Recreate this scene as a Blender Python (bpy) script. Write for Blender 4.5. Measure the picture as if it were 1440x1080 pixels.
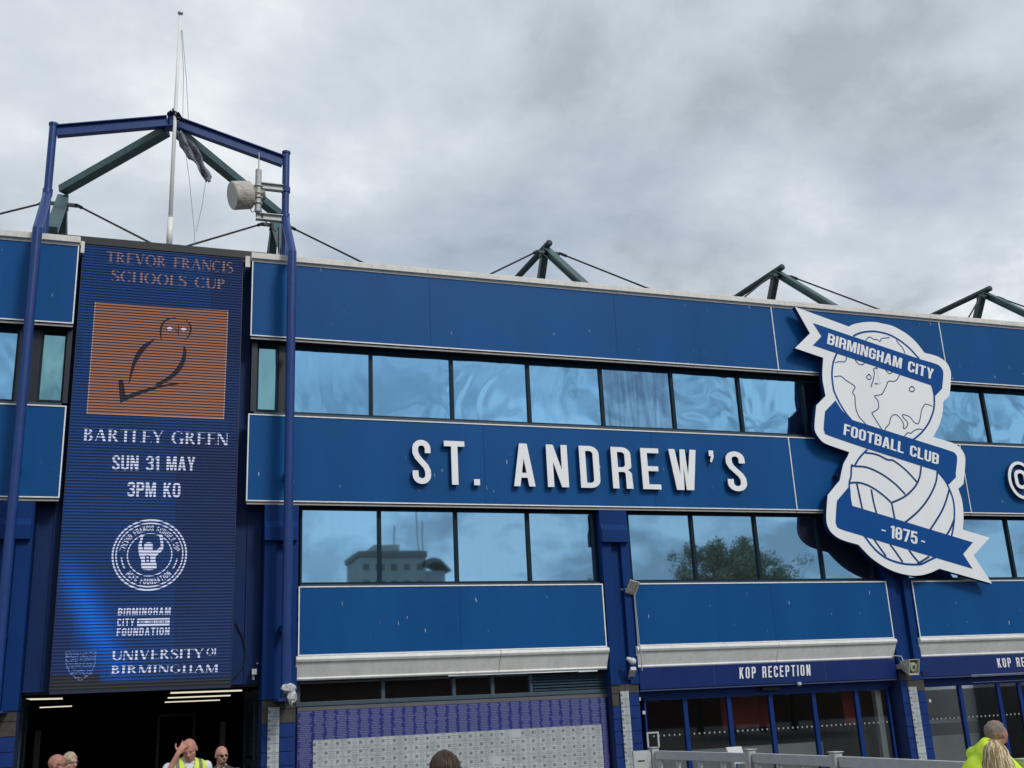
import bpy, bmesh, math, random
from math import radians, sin, cos, pi, sqrt
from mathutils import Vector, Matrix, noise
from mathutils.geometry import tessellate_polygon
for o in list(bpy.data.objects): bpy.data.objects.remove(o)
SC = bpy.context.scene
COL = SC.collection
random.seed(7)

# ---------------------------------------------------------------- camera
EYE = Vector((0, 0, 2.0))
RT = Vector((0.94412953, -0.3262813, -0.0464752))
UP = Vector((-0.05291643, -0.28926063, 0.95578666))
FW = Vector((0.32529876, 0.89992711, 0.29036515))
FPX = 1497.036
cam = bpy.data.cameras.new('camera'); camo = bpy.data.objects.new('camera', cam); COL.objects.link(camo)
M = Matrix((RT, UP, -FW)).transposed().to_4x4(); M.translation = EYE
camo.matrix_world = M
cam.sensor_width = 36; cam.lens = FPX/1440*36; cam.clip_start = .1; cam.clip_end = 3000
SC.camera = camo
def at(px, py, Y=18.0):
    """point of the place seen at a photo pixel, on the plane parallel to the facade at distance Y"""
    d = (px-720)/FPX*RT-(py-540)/FPX*UP+FW
    return EYE+d*(Y/d.y)
def ax(px, py, Y=18.0): return at(px, py, Y).x
def az(px, py, Y=18.0): return at(px, py, Y).z

# ---------------------------------------------------------------- light
CLOUD_Z = 5.4
SUN_EL, SUN_AZ = 40, 22      # elevation; degrees to the right of the facade's normal, behind the camera
w = bpy.data.worlds.new('World'); SC.world = w; w.use_nodes = True
nt = w.node_tree; nt.nodes.clear()
def N(nt, t, **k):
    n = nt.nodes.new(t)
    for a, b in k.items():
        if a in n.inputs and not hasattr(type(n), a): n.inputs[a].default_value = b
        else: setattr(n, a, b)
    return n
sky = N(nt, 'ShaderNodeTexSky', sky_type='NISHITA', sun_disc=False, sun_elevation=radians(SUN_EL), sun_rotation=radians(180-SUN_AZ))
bg1 = N(nt, 'ShaderNodeBackground'); bg1.inputs['Strength'].default_value = .11
nt.links.new(sky.outputs[0], bg1.inputs['Color'])
tc = N(nt, 'ShaderNodeTexCoord'); sep = N(nt, 'ShaderNodeSeparateXYZ'); nt.links.new(tc.outputs['Generated'], sep.inputs[0])
def mth(nt, op, a, b=None, c=None, clamp=False):
    n = nt.nodes.new('ShaderNodeMath'); n.operation = op; n.use_clamp = clamp
    for i, v in enumerate((a, b, c)):
        if v is None: continue
        if isinstance(v, (int, float)): n.inputs[i].default_value = v
        else: nt.links.new(v, n.inputs[i])
    return n.outputs[0]
zc = mth(nt, 'MAXIMUM', sep.outputs[2], 0.0); zd = mth(nt, 'ADD', zc, .28)
cx = mth(nt, 'DIVIDE', sep.outputs[0], zd); cy = mth(nt, 'DIVIDE', sep.outputs[1], zd)
comb = N(nt, 'ShaderNodeCombineXYZ'); nt.links.new(cx, comb.inputs[0]); nt.links.new(cy, comb.inputs[1]); comb.inputs[2].default_value = CLOUD_Z
n1 = N(nt, 'ShaderNodeTexNoise'); n1.inputs['Scale'].default_value = 2.7; n1.inputs['Detail'].default_value = 10; n1.inputs['Roughness'].default_value = .56; n1.inputs['Distortion'].default_value = .12
n2 = N(nt, 'ShaderNodeTexNoise'); n2.inputs['Scale'].default_value = .55; n2.inputs['Detail'].default_value = 4
n3 = N(nt, 'ShaderNodeTexNoise'); n3.inputs['Scale'].default_value = 1.1; n3.inputs['Detail'].default_value = 6; n3.inputs['Roughness'].default_value = .55
mp3 = N(nt, 'ShaderNodeMapping'); mp3.inputs['Location'].default_value = (4.3, 9.1, 2); nt.links.new(comb.outputs[0], mp3.inputs[0])
nt.links.new(comb.outputs[0], n1.inputs[0]); nt.links.new(comb.outputs[0], n2.inputs[0]); nt.links.new(mp3.outputs[0], n3.inputs[0])
sm = mth(nt, 'ADD', mth(nt, 'MULTIPLY', n1.outputs['Fac'], .62), mth(nt, 'MULTIPLY', n2.outputs['Fac'], .38))
# heaped clouds low over the horizon all round
n4 = N(nt, 'ShaderNodeTexNoise'); n4.inputs['Scale'].default_value = 12; n4.inputs['Detail'].default_value = 8; n4.inputs['Roughness'].default_value = .55; n4.inputs['Distortion'].default_value = .4
mp4 = N(nt, 'ShaderNodeMapping'); mp4.inputs['Scale'].default_value = (1, 1, 1.9); nt.links.new(tc.outputs['Generated'], mp4.inputs[0]); nt.links.new(mp4.outputs[0], n4.inputs[0])
low = N(nt, 'ShaderNodeMapRange', interpolation_type='SMOOTHSTEP'); nt.links.new(sep.outputs[2], low.inputs[0]); low.inputs[1].default_value = .40; low.inputs[2].default_value = .18
sm = mth(nt, 'ADD', sm, mth(nt, 'MULTIPLY', mth(nt, 'MULTIPLY', mth(nt, 'SUBTRACT', n4.outputs['Fac'], .48), 1.25), low.outputs[0]))
cr = N(nt, 'ShaderNodeValToRGB'); nt.links.new(sm, cr.inputs[0])
e = cr.color_ramp.elements; e[0].position = .415; e[0].color = (.385, .43, .475, 1); e[1].position = .61; e[1].color = (.76, .80, .83, 1)
m_ = cr.color_ramp.elements.new(.468); m_.color = (.485, .54, .595, 1); m_ = cr.color_ramp.elements.new(.535); m_.color = (.585, .64, .69, 1)
bg2 = N(nt, 'ShaderNodeBackground'); nt.links.new(cr.outputs[0], bg2.inputs['Color']); bg2.inputs['Strength'].default_value = 1.0
# broken cover: blue shows faintly through the thin places
cov = N(nt, 'ShaderNodeMapRange'); nt.links.new(n3.outputs['Fac'], cov.inputs[0]); cov.inputs[1].default_value = .33; cov.inputs[2].default_value = .50; cov.inputs[3].default_value = .60; cov.inputs[4].default_value = 1.0
mix = N(nt, 'ShaderNodeMixShader'); nt.links.new(cov.outputs[0], mix.inputs[0]); nt.links.new(bg1.outputs[0], mix.inputs[1]); nt.links.new(bg2.outputs[0], mix.inputs[2])
wo = N(nt, 'ShaderNodeOutputWorld'); nt.links.new(mix.outputs[0], wo.inputs[0])
sl = bpy.data.lights.new('sun', 'SUN'); sl.energy = 1.5; sl.angle = radians(14); sl.color = (1, .96, .9)
so = bpy.data.objects.new('sun', sl); COL.objects.link(so)
el, a_ = radians(SUN_EL), radians(SUN_AZ)
sd = Vector((cos(el)*sin(a_), -cos(el)*cos(a_), sin(el)))
so.rotation_euler = sd.to_track_quat('Z', 'Y').to_euler(); so.location = sd*60
SC.view_settings.view_transform = 'Standard'; SC.view_settings.look = 'None'; SC.view_settings.exposure = .18; SC.view_settings.gamma = 1
SC.render.engine = 'CYCLES'

# ---------------------------------------------------------------- materials
MATS = {}
def mat(name, col, rough=.5, metal=0, spec=.5, var=.0, scale=3, bump=0, bscale=40, streak=0, coat=0, emit=None, dirt=0):
    if name in MATS: return MATS[name]
    m = bpy.data.materials.new(name); m.use_nodes = True; t = m.node_tree
    b = t.nodes['Principled BSDF']; MATS[name] = m
    b.inputs['Base Color'].default_value = (*col, 1); b.inputs['Roughness'].default_value = rough; b.inputs['Metallic'].default_value = metal
    b.inputs['Specular IOR Level'].default_value = spec; b.inputs['Coat Weight'].default_value = coat; b.inputs['Coat Roughness'].default_value = .15
    tc = N(t, 'ShaderNodeTexCoord'); L = t.links
    if var or streak or dirt:
        mp = N(t, 'ShaderNodeMapping'); L.new(tc.outputs['Object'], mp.inputs[0]); mp.inputs['Scale'].default_value = (1, 1, .12 if streak else 1)
        nz = N(t, 'ShaderNodeTexNoise'); nz.inputs['Scale'].default_value = scale; nz.inputs['Detail'].default_value = 6; nz.inputs['Roughness'].default_value = .6
        L.new(mp.outputs[0], nz.inputs[0])
        mr = N(t, 'ShaderNodeMapRange'); L.new(nz.outputs['Fac'], mr.inputs[0]); mr.inputs[1].default_value = .3; mr.inputs[2].default_value = .7
        v = max(var, streak); mr.inputs[3].default_value = 1-v; mr.inputs[4].default_value = 1+v
        mx = N(t, 'ShaderNodeMix', data_type='RGBA', blend_type='MULTIPLY'); mx.inputs[0].default_value = 1
        mx.inputs[6].default_value = (*col, 1)
        cc = N(t, 'ShaderNodeCombineColor'); [L.new(mr.outputs[0], cc.inputs[i]) for i in range(3)]; L.new(cc.outputs[0], mx.inputs[7])
        out = mx.outputs[2]
        if dirt:
            n4 = N(t, 'ShaderNodeTexNoise'); n4.inputs['Scale'].default_value = scale*3.1; n4.inputs['Detail'].default_value = 9; n4.inputs['Roughness'].default_value = .7; L.new(tc.outputs['Object'], n4.inputs[0])
            m4 = N(t, 'ShaderNodeMapRange'); L.new(n4.outputs['Fac'], m4.inputs[0]); m4.inputs[1].default_value = .5; m4.inputs[2].default_value = .72; m4.inputs[4].default_value = dirt
            mx2 = N(t, 'ShaderNodeMix', data_type='RGBA'); L.new(m4.outputs[0], mx2.inputs[0]); L.new(out, mx2.inputs[6]); mx2.inputs[7].default_value = (.09, .085, .065, 1); out = mx2.outputs[2]
        L.new(out, b.inputs['Base Color'])
        m5 = N(t, 'ShaderNodeMapRange'); L.new(nz.outputs['Fac'], m5.inputs[0]); m5.inputs[3].default_value = max(.02, rough-.08); m5.inputs[4].default_value = min(1, rough+.1); L.new(m5.outputs[0], b.inputs['Roughness'])
    if bump:
        nb = N(t, 'ShaderNodeTexNoise'); nb.inputs['Scale'].default_value = bscale; nb.inputs['Detail'].default_value = 4; L.new(tc.outputs['Object'], nb.inputs[0])
        bm = N(t, 'ShaderNodeBump'); bm.inputs['Strength'].default_value = bump; bm.inputs['Distance'].default_value = .01; L.new(nb.outputs['Fac'], bm.inputs['Height']); L.new(bm.outputs[0], b.inputs['Normal'])
    if emit:
        b.inputs['Emission Color'].default_value = (*emit[0], 1); b.inputs['Emission Strength'].default_value = emit[1]
    return m
PANEL = mat('blue_panel_paint', (.0028, .076, .250), .42, var=.07, streak=.10, scale=1.3, bump=.06, bscale=1.6, spec=.14)
PANELM = PANEL
def specks(m, amt=1.0):
    t = m.node_tree; L = t.links; b = t.nodes['Principled BSDF']; src = b.inputs['Base Color'].links[0].from_socket
    tc = N(t, 'ShaderNodeTexCoord'); n = N(t, 'ShaderNodeTexNoise'); n.inputs['Scale'].default_value = 3; L.new(tc.outputs['Object'], n.inputs[0])
    va = N(t, 'ShaderNodeVectorMath', operation='MULTIPLY_ADD'); L.new(n.outputs['Color'], va.inputs[0]); va.inputs[1].default_value = (.12,.0,.0); L.new(tc.outputs['Object'], va.inputs[2])
    s3 = N(t, 'ShaderNodeSeparateXYZ'); L.new(va.outputs[0], s3.inputs[0]); c3 = N(t, 'ShaderNodeCombineXYZ'); L.new(mth(t, 'ADD', mth(t, 'MULTIPLY', s3.outputs[0], 3.4), mth(t, 'MULTIPLY', s3.outputs[2], .35)), c3.inputs[0]); L.new(mth(t, 'MULTIPLY', s3.outputs[2], .62), c3.inputs[1])
    mp = c3; vo = N(t, 'ShaderNodeTexVoronoi', voronoi_dimensions='2D'); vo.inputs['Scale'].default_value = 1.25; L.new(mp.outputs[0], vo.inputs[0])
    sc = N(t, 'ShaderNodeSeparateColor'); L.new(vo.outputs['Color'], sc.inputs[0])
    thr = mth(t, 'MULTIPLY', sc.outputs[0], .034); k = mth(t, 'LESS_THAN', vo.outputs['Distance'], thr); k = mth(t, 'MULTIPLY', k, mth(t, 'GREATER_THAN', sc.outputs[1], .45)); k = mth(t, 'MULTIPLY', k, mth(t, 'MULTIPLY', sc.outputs[2], amt))
    mx = N(t, 'ShaderNodeMix', data_type='RGBA'); L.new(k, mx.inputs[0]); L.new(src, mx.inputs[6]); mx.inputs[7].default_value = (.5,.55,.6,1); L.new(mx.outputs[2], b.inputs['Base Color'])
specks(PANEL)
TRIM = mat('white_trim', (.82, .83, .84), .45, var=.1, scale=5)
CAP = mat('white_capping', (.70, .69, .65), .55, streak=.12, scale=5, dirt=.25)
CREAM = mat('cream_flashing', (.78, .78, .755), .5, streak=.08, scale=4, dirt=.18, bump=.05, bscale=8)
DARK = mat('dark_frame', (.012, .017, .026), .35)
SILL = mat('slate_frame', (.035, .060, .085), .45, var=.1)
BLACK = mat('black_metal', (.006, .008, .011), .5)
NAVY = mat('navy_sheet_metal', (.004, .035, .160), .5, var=.12, scale=2, streak=.12, spec=.12)
NAVYW = mat('navy_flank_sheet', (.005, .028, .12), .55, spec=.2, streak=.14, scale=3)
POST = mat('royal_blue_tube_paint', (.009, .042, .185), .36, var=.16, scale=6, spec=.35, bump=.05, bscale=30)
WHITE = mat('white_acrylic', (.87, .88, .90), .35, var=.02, scale=6)
BRICKBLUE = mat('painted_block_blue', (.006, .032, .165), .55, spec=.2, var=.15, scale=5, bump=.25, bscale=60)
BRICKGREY = mat('bare_dark_block', (.055, .052, .048), .85, var=.35, scale=9, bump=.4, bscale=60)
GREEN = mat('green_steel', (.045, .105, .115), .5, var=.3, scale=5, dirt=.75)
GREEND = mat('green_steel_clean', (.018, .045, .05), .5, var=.2, scale=5, dirt=.2)
GALV = mat('galvanised_steel', (.42, .43, .42), .5, metal=.35, var=.12, scale=12)
GREYP = mat('grey_painted_steel', (.47, .49, .49), .5, var=.08, scale=8, dirt=.12)
SLATE = mat('slate_gate_paint', (.040, .075, .105), .5, var=.15, scale=6)
RUBBER = mat('black_cable', (.01, .01, .012), .6)
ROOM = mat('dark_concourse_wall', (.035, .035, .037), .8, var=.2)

def glass_mirror(name, tint, rough=.02, wob=.25, dark=(.01, .02, .03), k=.9, streak=.03):
    m = bpy.data.materials.new(name); m.use_nodes = True; t = m.node_tree; L = t.links; t.nodes.clear(); MATS[name] = m
    g = N(t, 'ShaderNodeBsdfGlossy'); g.inputs['Roughness'].default_value = rough; g.inputs['Color'].default_value = (*tint, 1)
    d = N(t, 'ShaderNodeBsdfDiffuse'); d.inputs['Color'].default_value = (*dark, 1)
    mx = N(t, 'ShaderNodeMixShader'); mx.inputs[0].default_value = k
    tc = N(t, 'ShaderNodeTexCoord'); oi = N(t, 'ShaderNodeObjectInfo')
    va = N(t, 'ShaderNodeVectorMath', operation='ADD'); L.new(tc.outputs['Object'], va.inputs[0]); L.new(oi.outputs['Location'], va.inputs[1])
    mp = N(t, 'ShaderNodeMapping'); mp.inputs['Scale'].default_value = (1, 1, .7); L.new(va.outputs[0], mp.inputs[0])
    nz = N(t, 'ShaderNodeTexNoise'); nz.inputs['Scale'].default_value = .9; nz.inputs['Detail'].default_value = 2; nz.inputs['Distortion'].default_value = .6; L.new(mp.outputs[0], nz.inputs[0])
    bp = N(t, 'ShaderNodeBump'); bp.inputs['Strength'].default_value = wob; bp.inputs['Distance'].default_value = .05; L.new(nz.outputs['Fac'], bp.inputs['Height']); L.new(bp.outputs[0], g.inputs['Normal'])
    o = N(t, 'ShaderNodeOutputMaterial'); L.new(d.outputs[0], mx.inputs[1]); L.new(g.outputs[0], mx.inputs[2]); L.new(mx.outputs[0], o.inputs[0])
    # faint drip marks and dust on the glass
    mp2 = N(t, 'ShaderNodeMapping'); mp2.inputs['Scale'].default_value = (9, 9, .8); L.new(va.outputs[0], mp2.inputs[0])
    n2 = N(t, 'ShaderNodeTexNoise'); n2.inputs['Scale'].default_value = 1.4; n2.inputs['Detail'].default_value = 5; L.new(mp2.outputs[0], n2.inputs[0])
    mr = N(t, 'ShaderNodeMapRange'); L.new(n2.outputs['Fac'], mr.inputs[0]); mr.inputs[1].default_value = .35; mr.inputs[2].default_value = .75; mr.inputs[3].default_value = k; mr.inputs[4].default_value = k-streak; L.new(mr.outputs[0], mx.inputs[0])
    hv = N(t, 'ShaderNodeHueSaturation'); hv.inputs['Color'].default_value = (*tint, 1); m9 = N(t, 'ShaderNodeMapRange'); L.new(oi.outputs['Random'], m9.inputs[0]); m9.inputs[3].default_value = .86; m9.inputs[4].default_value = 1.08; L.new(m9.outputs[0], hv.inputs['Value']); L.new(hv.outputs[0], g.inputs['Color'])
    return m
GLU = glass_mirror('blue_solar_glass_upper', (.25, .53, .80), wob=.5, dark=(.04, .07, .10))
GLB = glass_mirror('blue_solar_glass_blinds', (.22, .43, .66), wob=.3, dark=(.03, .06, .13), streak=.5)
GLL = glass_mirror('blue_solar_glass_lower', (.28, .54, .79), wob=.012, dark=(.13, .16, .15), k=.88)
GLT = glass_mirror('teal_side_glass', (.20, .40, .45), wob=.25, dark=(.03, .05, .05))
def clear_glass():
    m = bpy.data.materials.new('shopfront_glass'); m.use_nodes = True; t = m.node_tree; L = t.links; t.nodes.clear()
    g = N(t, 'ShaderNodeBsdfGlossy'); g.inputs['Roughness'].default_value = .01; g.inputs['Color'].default_value = (.9, .95, 1, 1)
    tr = N(t, 'ShaderNodeBsdfTransparent'); tr.inputs['Color'].default_value = (.92, .94, .94, 1)
    fr = N(t, 'ShaderNodeFresnel'); fr.inputs['IOR'].default_value = 1.5
    f2 = mth(t, 'MULTIPLY', fr.outputs[0], 1.4, clamp=True)
    mx = N(t, 'ShaderNodeMixShader'); L.new(f2, mx.inputs[0]); L.new(tr.outputs[0], mx.inputs[1]); L.new(g.outputs[0], mx.inputs[2])
    o = N(t, 'ShaderNodeOutputMaterial'); L.new(mx.outputs[0], o.inputs[0]); return m
SHOPG = clear_glass()

# ---------------------------------------------------------------- mesh helpers
class MB:
    def __init__(s): s.v = []; s.f = []
    def add(s, v, f):
        k = len(s.v); s.v += [tuple(p) for p in v]; s.f += [tuple(i+k for i in q) for q in f]; return s
    def box(s, x0, x1, y0, y1, z0, z1):
        return s.add([(x0,y0,z0),(x1,y0,z0),(x1,y1,z0),(x0,y1,z0),(x0,y0,z1),(x1,y0,z1),(x1,y1,z1),(x0,y1,z1)],
                     [(0,3,2,1),(4,5,6,7),(0,1,5,4),(1,2,6,5),(2,3,7,6),(3,0,4,7)])
    def prism(s, cs, y0, y1):      # contours in x,z; front face at y0 towards the camera
        pts = [Vector((p[0], p[1], 0)) for c in cs for p in c]
        tri = tessellate_polygon([[Vector((p[0], p[1], 0)) for p in c] for c in cs])
        n = len(pts); v = [(p.x, y0, p.y) for p in pts]+[(p.x, y1, p.y) for p in pts]; f = []
        for a, b, c in tri:
            A, B, C = pts[a], pts[b], pts[c]; cr = (B-A).cross(C-A).z
            if abs(cr) < 1e-12: continue
            q = (a, b, c) if cr > 0 else (a, c, b)
            f.append(q); f.append((q[0]+n, q[2]+n, q[1]+n))
        k = 0
        for c in cs:
            m = len(c)
            for i in range(m): j = (i+1) % m; f.append((k+i, k+i+n, k+j+n, k+j))
            k += m
        return s.add(v, f)
    def beam(s, a, b, wd, dp, up=(0,0,1)):   # rectangular bar a-b, wd across, dp along up
        a, b = Vector(a), Vector(b); d = (b-a).normalized(); u = Vector(up); x = d.cross(u).normalized(); y = x.cross(d).normalized()
        v = []
        for p in (a, b):
            for i, j in ((-1,-1),(1,-1),(1,1),(-1,1)): v.append(p+x*(wd/2*i)+y*(dp/2*j))
        return s.add(v, [(3,2,1,0),(4,5,6,7),(0,1,5,4),(1,2,6,5),(2,3,7,6),(3,0,4,7)])
    def ibeam(s, a, b, wd, dp, t=.02, up=(0,0,1)):
        a, b = Vector(a), Vector(b); d = (b-a).normalized(); x = d.cross(Vector(up)).normalized(); y = x.cross(d).normalized()
        s.beam(a+y*(dp/2-t/2), b+y*(dp/2-t/2), wd, t, up); s.beam(a-y*(dp/2-t/2), b-y*(dp/2-t/2), wd, t, up); return s.beam(a, b, t, dp-2*t, up)
    def tube(s, pts, r, n=12, caps=True):
        pts = [Vector(p) for p in pts]; R = r if isinstance(r, (list, tuple)) else [r]*len(pts)
        rings = []; prev = None
        for i, p in enumerate(pts):
            d = (pts[min(i+1, len(pts)-1)]-pts[max(i-1, 0)]).normalized()
            if prev is None: x = d.orthogonal().normalized()
            else: x = (prev-d*prev.dot(d)).normalized()
            prev = x; y = d.cross(x)
            rings.append([p+x*(R[i]*cos(2*pi*k/n))+y*(R[i]*sin(2*pi*k/n)) for k in range(n)])
        v = [q for r_ in rings for q in r_]; f = []
        for i in range(len(pts)-1):
            for k in range(n): f.append((i*n+k, i*n+(k+1)%n, (i+1)*n+(k+1)%n, (i+1)*n+k))
        if caps: f.append(tuple(range(n))[::-1]); f.append(tuple((len(pts)-1)*n+k for k in range(n)))
        return s.add(v, f)
    def ball(s, c, r, nu=12, nv=8):
        c = Vector(c); rr = r if isinstance(r, (tuple, list)) else (r, r, r); v = []; f = []
        for j in range(nv+1):
            t = pi*j/nv
            for i in range(nu): p = 2*pi*i/nu; v.append((c.x+rr[0]*sin(t)*cos(p), c.y+rr[1]*sin(t)*sin(p), c.z+rr[2]*cos(t)))
        for j in range(nv):
            for i in range(nu): f.append((j*nu+i, (j+1)*nu+i, (j+1)*nu+(i+1)%nu, j*nu+(i+1)%nu))
        return s.add(v, f)
    def mesh(s, name, m=None, smooth=False):
        me = bpy.data.meshes.new(name); me.from_pydata(s.v, [], s.f); me.validate(); me.update()
        if m: me.materials.append(m)
        if smooth: me.polygons.foreach_set('use_smooth', [True]*len(me.polygons))
        return me
def obj(name, mb, m, parent=None, smooth=False, label=None, bevel=0, auto=0):
    me = mb if isinstance(mb, bpy.types.Mesh) else mb.mesh(name, m, smooth)
    o = bpy.data.objects.new(name, me); COL.objects.link(o)
    if parent:
        o.parent = parent
        if parent.type == 'EMPTY': o.location = -parent.location
    if label: o['label'] = label
    if bevel:
        b = o.modifiers.new('bevel', 'BEVEL'); b.width = bevel; b.segments = 2; b.limit_method = 'ANGLE'; b.angle_limit = radians(40)
    return o
def thing(name, loc, label, cat, group=None):
    o = bpy.data.objects.new(name, None); COL.objects.link(o); o.location = loc; o.empty_display_size = .2
    o['label'] = label; o['category'] = cat
    if group: o['group'] = group
    return o
def tag(o, label, cat, group=None):
    o['label'] = label; o['category'] = cat
    if group: o['group'] = group
    return o
def piece(name, me, parent, loc, rot=None):
    o = bpy.data.objects.new(name, me); COL.objects.link(o); o.parent = parent
    o.location = Vector(loc)-(parent.location if parent.type == 'EMPTY' else Vector())
    if rot: o.rotation_euler = rot
    return o
def fillet(poly, seg=6):
    out = []; n = len(poly)
    for i, p in enumerate(poly):
        r = p[2] if len(p) > 2 else 0; P = Vector(p[:2])
        if r <= 0: out.append((P.x, P.y)); continue
        a = Vector(poly[i-1][:2])-P; b = Vector(poly[(i+1) % n][:2])-P; la, lb = a.length, b.length; a.normalize(); b.normalize()
        ang = a.angle(b)
        if ang > pi-.02: out.append((P.x, P.y)); continue
        t = min(r/math.tan(ang/2), la*.499, lb*.499); rr = t*math.tan(ang/2); c = P+(a+b).normalized()*(rr/sin(ang/2))
        s0 = P+a*t-c; s1 = P+b*t-c; a0 = math.atan2(s0.y, s0.x); da = math.atan2(s1.y, s1.x)-a0
        while da > pi: da -= 2*pi
        while da < -pi: da += 2*pi
        for k in range(seg+1): out.append((c.x+rr*cos(a0+da*k/seg), c.y+rr*sin(a0+da*k/seg)))
    return out
def ribbon(pts, t):       # 2D polyline -> closed outline of width t (or list of widths)
    P = [Vector(p[:2]) for p in pts]; T = t if isinstance(t, (list, tuple)) else [t]*len(P)
    Lf, Rt = [], []
    for i, p in enumerate(P):
        d0 = (p-P[i-1]).normalized() if i else (P[1]-p).normalized(); d1 = (P[i+1]-p).normalized() if i < len(P)-1 else d0
        n0 = Vector((-d0.y, d0.x)); n1 = Vector((-d1.y, d1.x)); m = n0+n1
        if m.length < .3: m = n0
        m.normalize(); k = T[i]/2/max(.45, m.dot(n0)); Lf.append(p+m*k); Rt.append(p-m*k)
    return [(q.x, q.y) for q in Lf]+[(q.x, q.y) for q in reversed(Rt)]
def smooth2(pts, n=4, closed=False):   # Catmull-Rom
    P = [Vector(p[:2]) for p in pts]; m = len(P); out = []
    for i in range(m if closed else m-1):
        if closed: a, b, c, d = P[i-1], P[i], P[(i+1) % m], P[(i+2) % m]
        else: a, b, c, d = P[max(i-1, 0)], P[i], P[i+1], P[min(i+2, m-1)]
        for k in range(n):
            t = k/n; out.append(.5*((2*b)+(c-a)*t+(2*a-5*b+4*c-d)*t*t+(3*b-a-3*c+d)*t**3))
    if not closed: out.append(P[-1])
    return [(q.x, q.y) for q in out]
# ---------------------------------------------------------------- lettering (outlines of our own, no font files)
def rrect(x0, y0, x1, y1, r): return fillet([(x0,y0,r),(x0,y1,r),(x1,y1,r),(x1,y0,r)], 7)
def arc(cx, cy, r, a0, a1, n=9): return [(cx+r*cos(radians(a0+(a1-a0)*i/n)), cy+r*sin(radians(a0+(a1-a0)*i/n))) for i in range(n+1)]
def glyph(ch, w=.4, t=.12):
    r = w/2; q = (w-t)/2; u = t/2
    if ch == ' ': return [], w*.62
    if ch == 'I': return [[(0,0),(0,1),(t,1),(t,0)]], t
    if ch == '.': return [[(0,0),(0,t*1.1),(t*1.1,t*1.1),(t*1.1,0)]], t*1.1
    if ch == '-': return [[(0,.42),(0,.52),(w*.5,.52),(w*.5,.42)]], w*.5
    if ch == "'": return [[(0,1),(t,1),(t,.84),(t*.45,.70),(t*.1,.72),(t*.45,.86),(0,.86)]], t
    if ch == 'L': return [[(0,0),(0,1),(t,1),(t,t*.95),(w*.88,t*.95),(w*.88,0)]], w*.88
    if ch == 'T': return [[(w/2-u,0),(w/2-u,1-t),(0,1-t),(0,1),(w,1),(w,1-t),(w/2+u,1-t),(w/2+u,0)]], w
    if ch == 'E': return [[(0,0),(0,1),(w*.9,1),(w*.9,1-t*.95),(t,1-t*.95),(t,.5+u*.95),(w*.82,.5+u*.95),(w*.82,.5-u*.95),(t,.5-u*.95),(t,t*.95),(w*.9,t*.95),(w*.9,0)]], w*.9
    if ch == 'F': return [[(0,0),(0,1),(w*.9,1),(w*.9,1-t*.95),(t,1-t*.95),(t,.5+u*.9),(w*.8,.5+u*.9),(w*.8,.5-u*.95),(t,.5-u*.95),(t,0)]], w*.88
    if ch == 'H': return [[(0,0),(0,1),(t,1),(t,.5+u),(w-t,.5+u),(w-t,1),(w,1),(w,0),(w-t,0),(w-t,.5-u),(t,.5-u),(t,0)]], w
    if ch == 'N': w *= 1.05; return [[(0,0),(0,1),(t*1.1,1),(w-t,.40),(w-t,1),(w,1),(w,0),(w-t*1.1,0),(t,.60),(t,0)]], w
    if ch == 'M': W = w*1.35; return [[(0,0),(0,1),(t*1.35,1),(W/2,.33),(W-t*1.35,1),(W,1),(W,0),(W-t,0),(W-t,.64),(W/2+t*.42,0),(W/2-t*.42,0),(t,.64),(t,0)]], W
    if ch == 'W':
        W = w*1.4; return [[(t*.85,0),(0,1),(t,1),(t*1.62,.36),(W/2-t*.42,1),(W/2+t*.42,1),(W-t*1.62,.36),(W-t,1),(W,1),(W-t*.85,0),(W-t*2.05,0),(W/2,.62),(t*2.05,0)]], W
    if ch == 'A':
        W = w*1.08; k = W/2-.62*t; xl = lambda y: k*y; y0, y1 = .20, .20+t*.9; yt = (W/2-t)/k
        return [[(0,0),(k,1),(W-k,1),(W,0),(W-t,0),(W-xl(y0)-t,y0),(xl(y0)+t,y0),(t,0)], [(xl(y1)+t,y1),(W-xl(y1)-t,y1),(W/2,min(.93,yt))]], W
    if ch == 'V': W = w*1.05; k = W/2-.62*t; return [[(k,0),(0,1),(t,1),(W/2,.14),(W-t,1),(W,1),(W-k,0)]], W
    if ch == 'Y': W = w*1.05; return [[(W/2-u,0),(W/2-u,.38),(0,1),(t*1.08,1),(W/2,.55),(W-t*1.08,1),(W,1),(W/2+u,.38),(W/2+u,0)]], W
    if ch == 'K': return [[(0,0),(0,1),(t,1),(t,.60),(w-t*1.05,1),(w,1),(w*.60,.56),(w*1.04,0),(w*1.04-t*1.1,0),(w*.40,.40),(t,.30),(t,0)]], w*1.04
    if ch == 'O' or ch == '0': return [rrect(0,0,w,1,r*.98), rrect(t,t*.92,w-t,1-t*.92,max(.01,r-t))], w
    if ch == 'D': return [fillet([(0,0),(0,1),(w,1,r*.95),(w,0,r*.95)]), fillet([(t,t*.95),(t,1-t*.95),(w-t,1-t*.95,r-t),(w-t,t*.95,r-t)])], w
    if ch == 'P': return [fillet([(0,0),(0,1),(w,1,r*.9),(w,.42,r*.9),(t,.42),(t,0)]), fillet([(t,.42+t*.9),(t,1-t*.95),(w-t,1-t*.95,r-t),(w-t,.42+t*.9,r-t)])], w
    if ch == 'R': return [fillet([(0,0),(0,1),(w,1,r*.9),(w,.5,.07),(w-.07,.455),(w,.37,.06),(w+.01,0),(w-t,0),(w-t,.40,.05),(t,.40),(t,0)]), fillet([(t,.40+t*.9),(t,1-t*.95),(w-t,1-t*.95,r-t),(w-t,.40+t*.9,r-t)])], w
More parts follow.
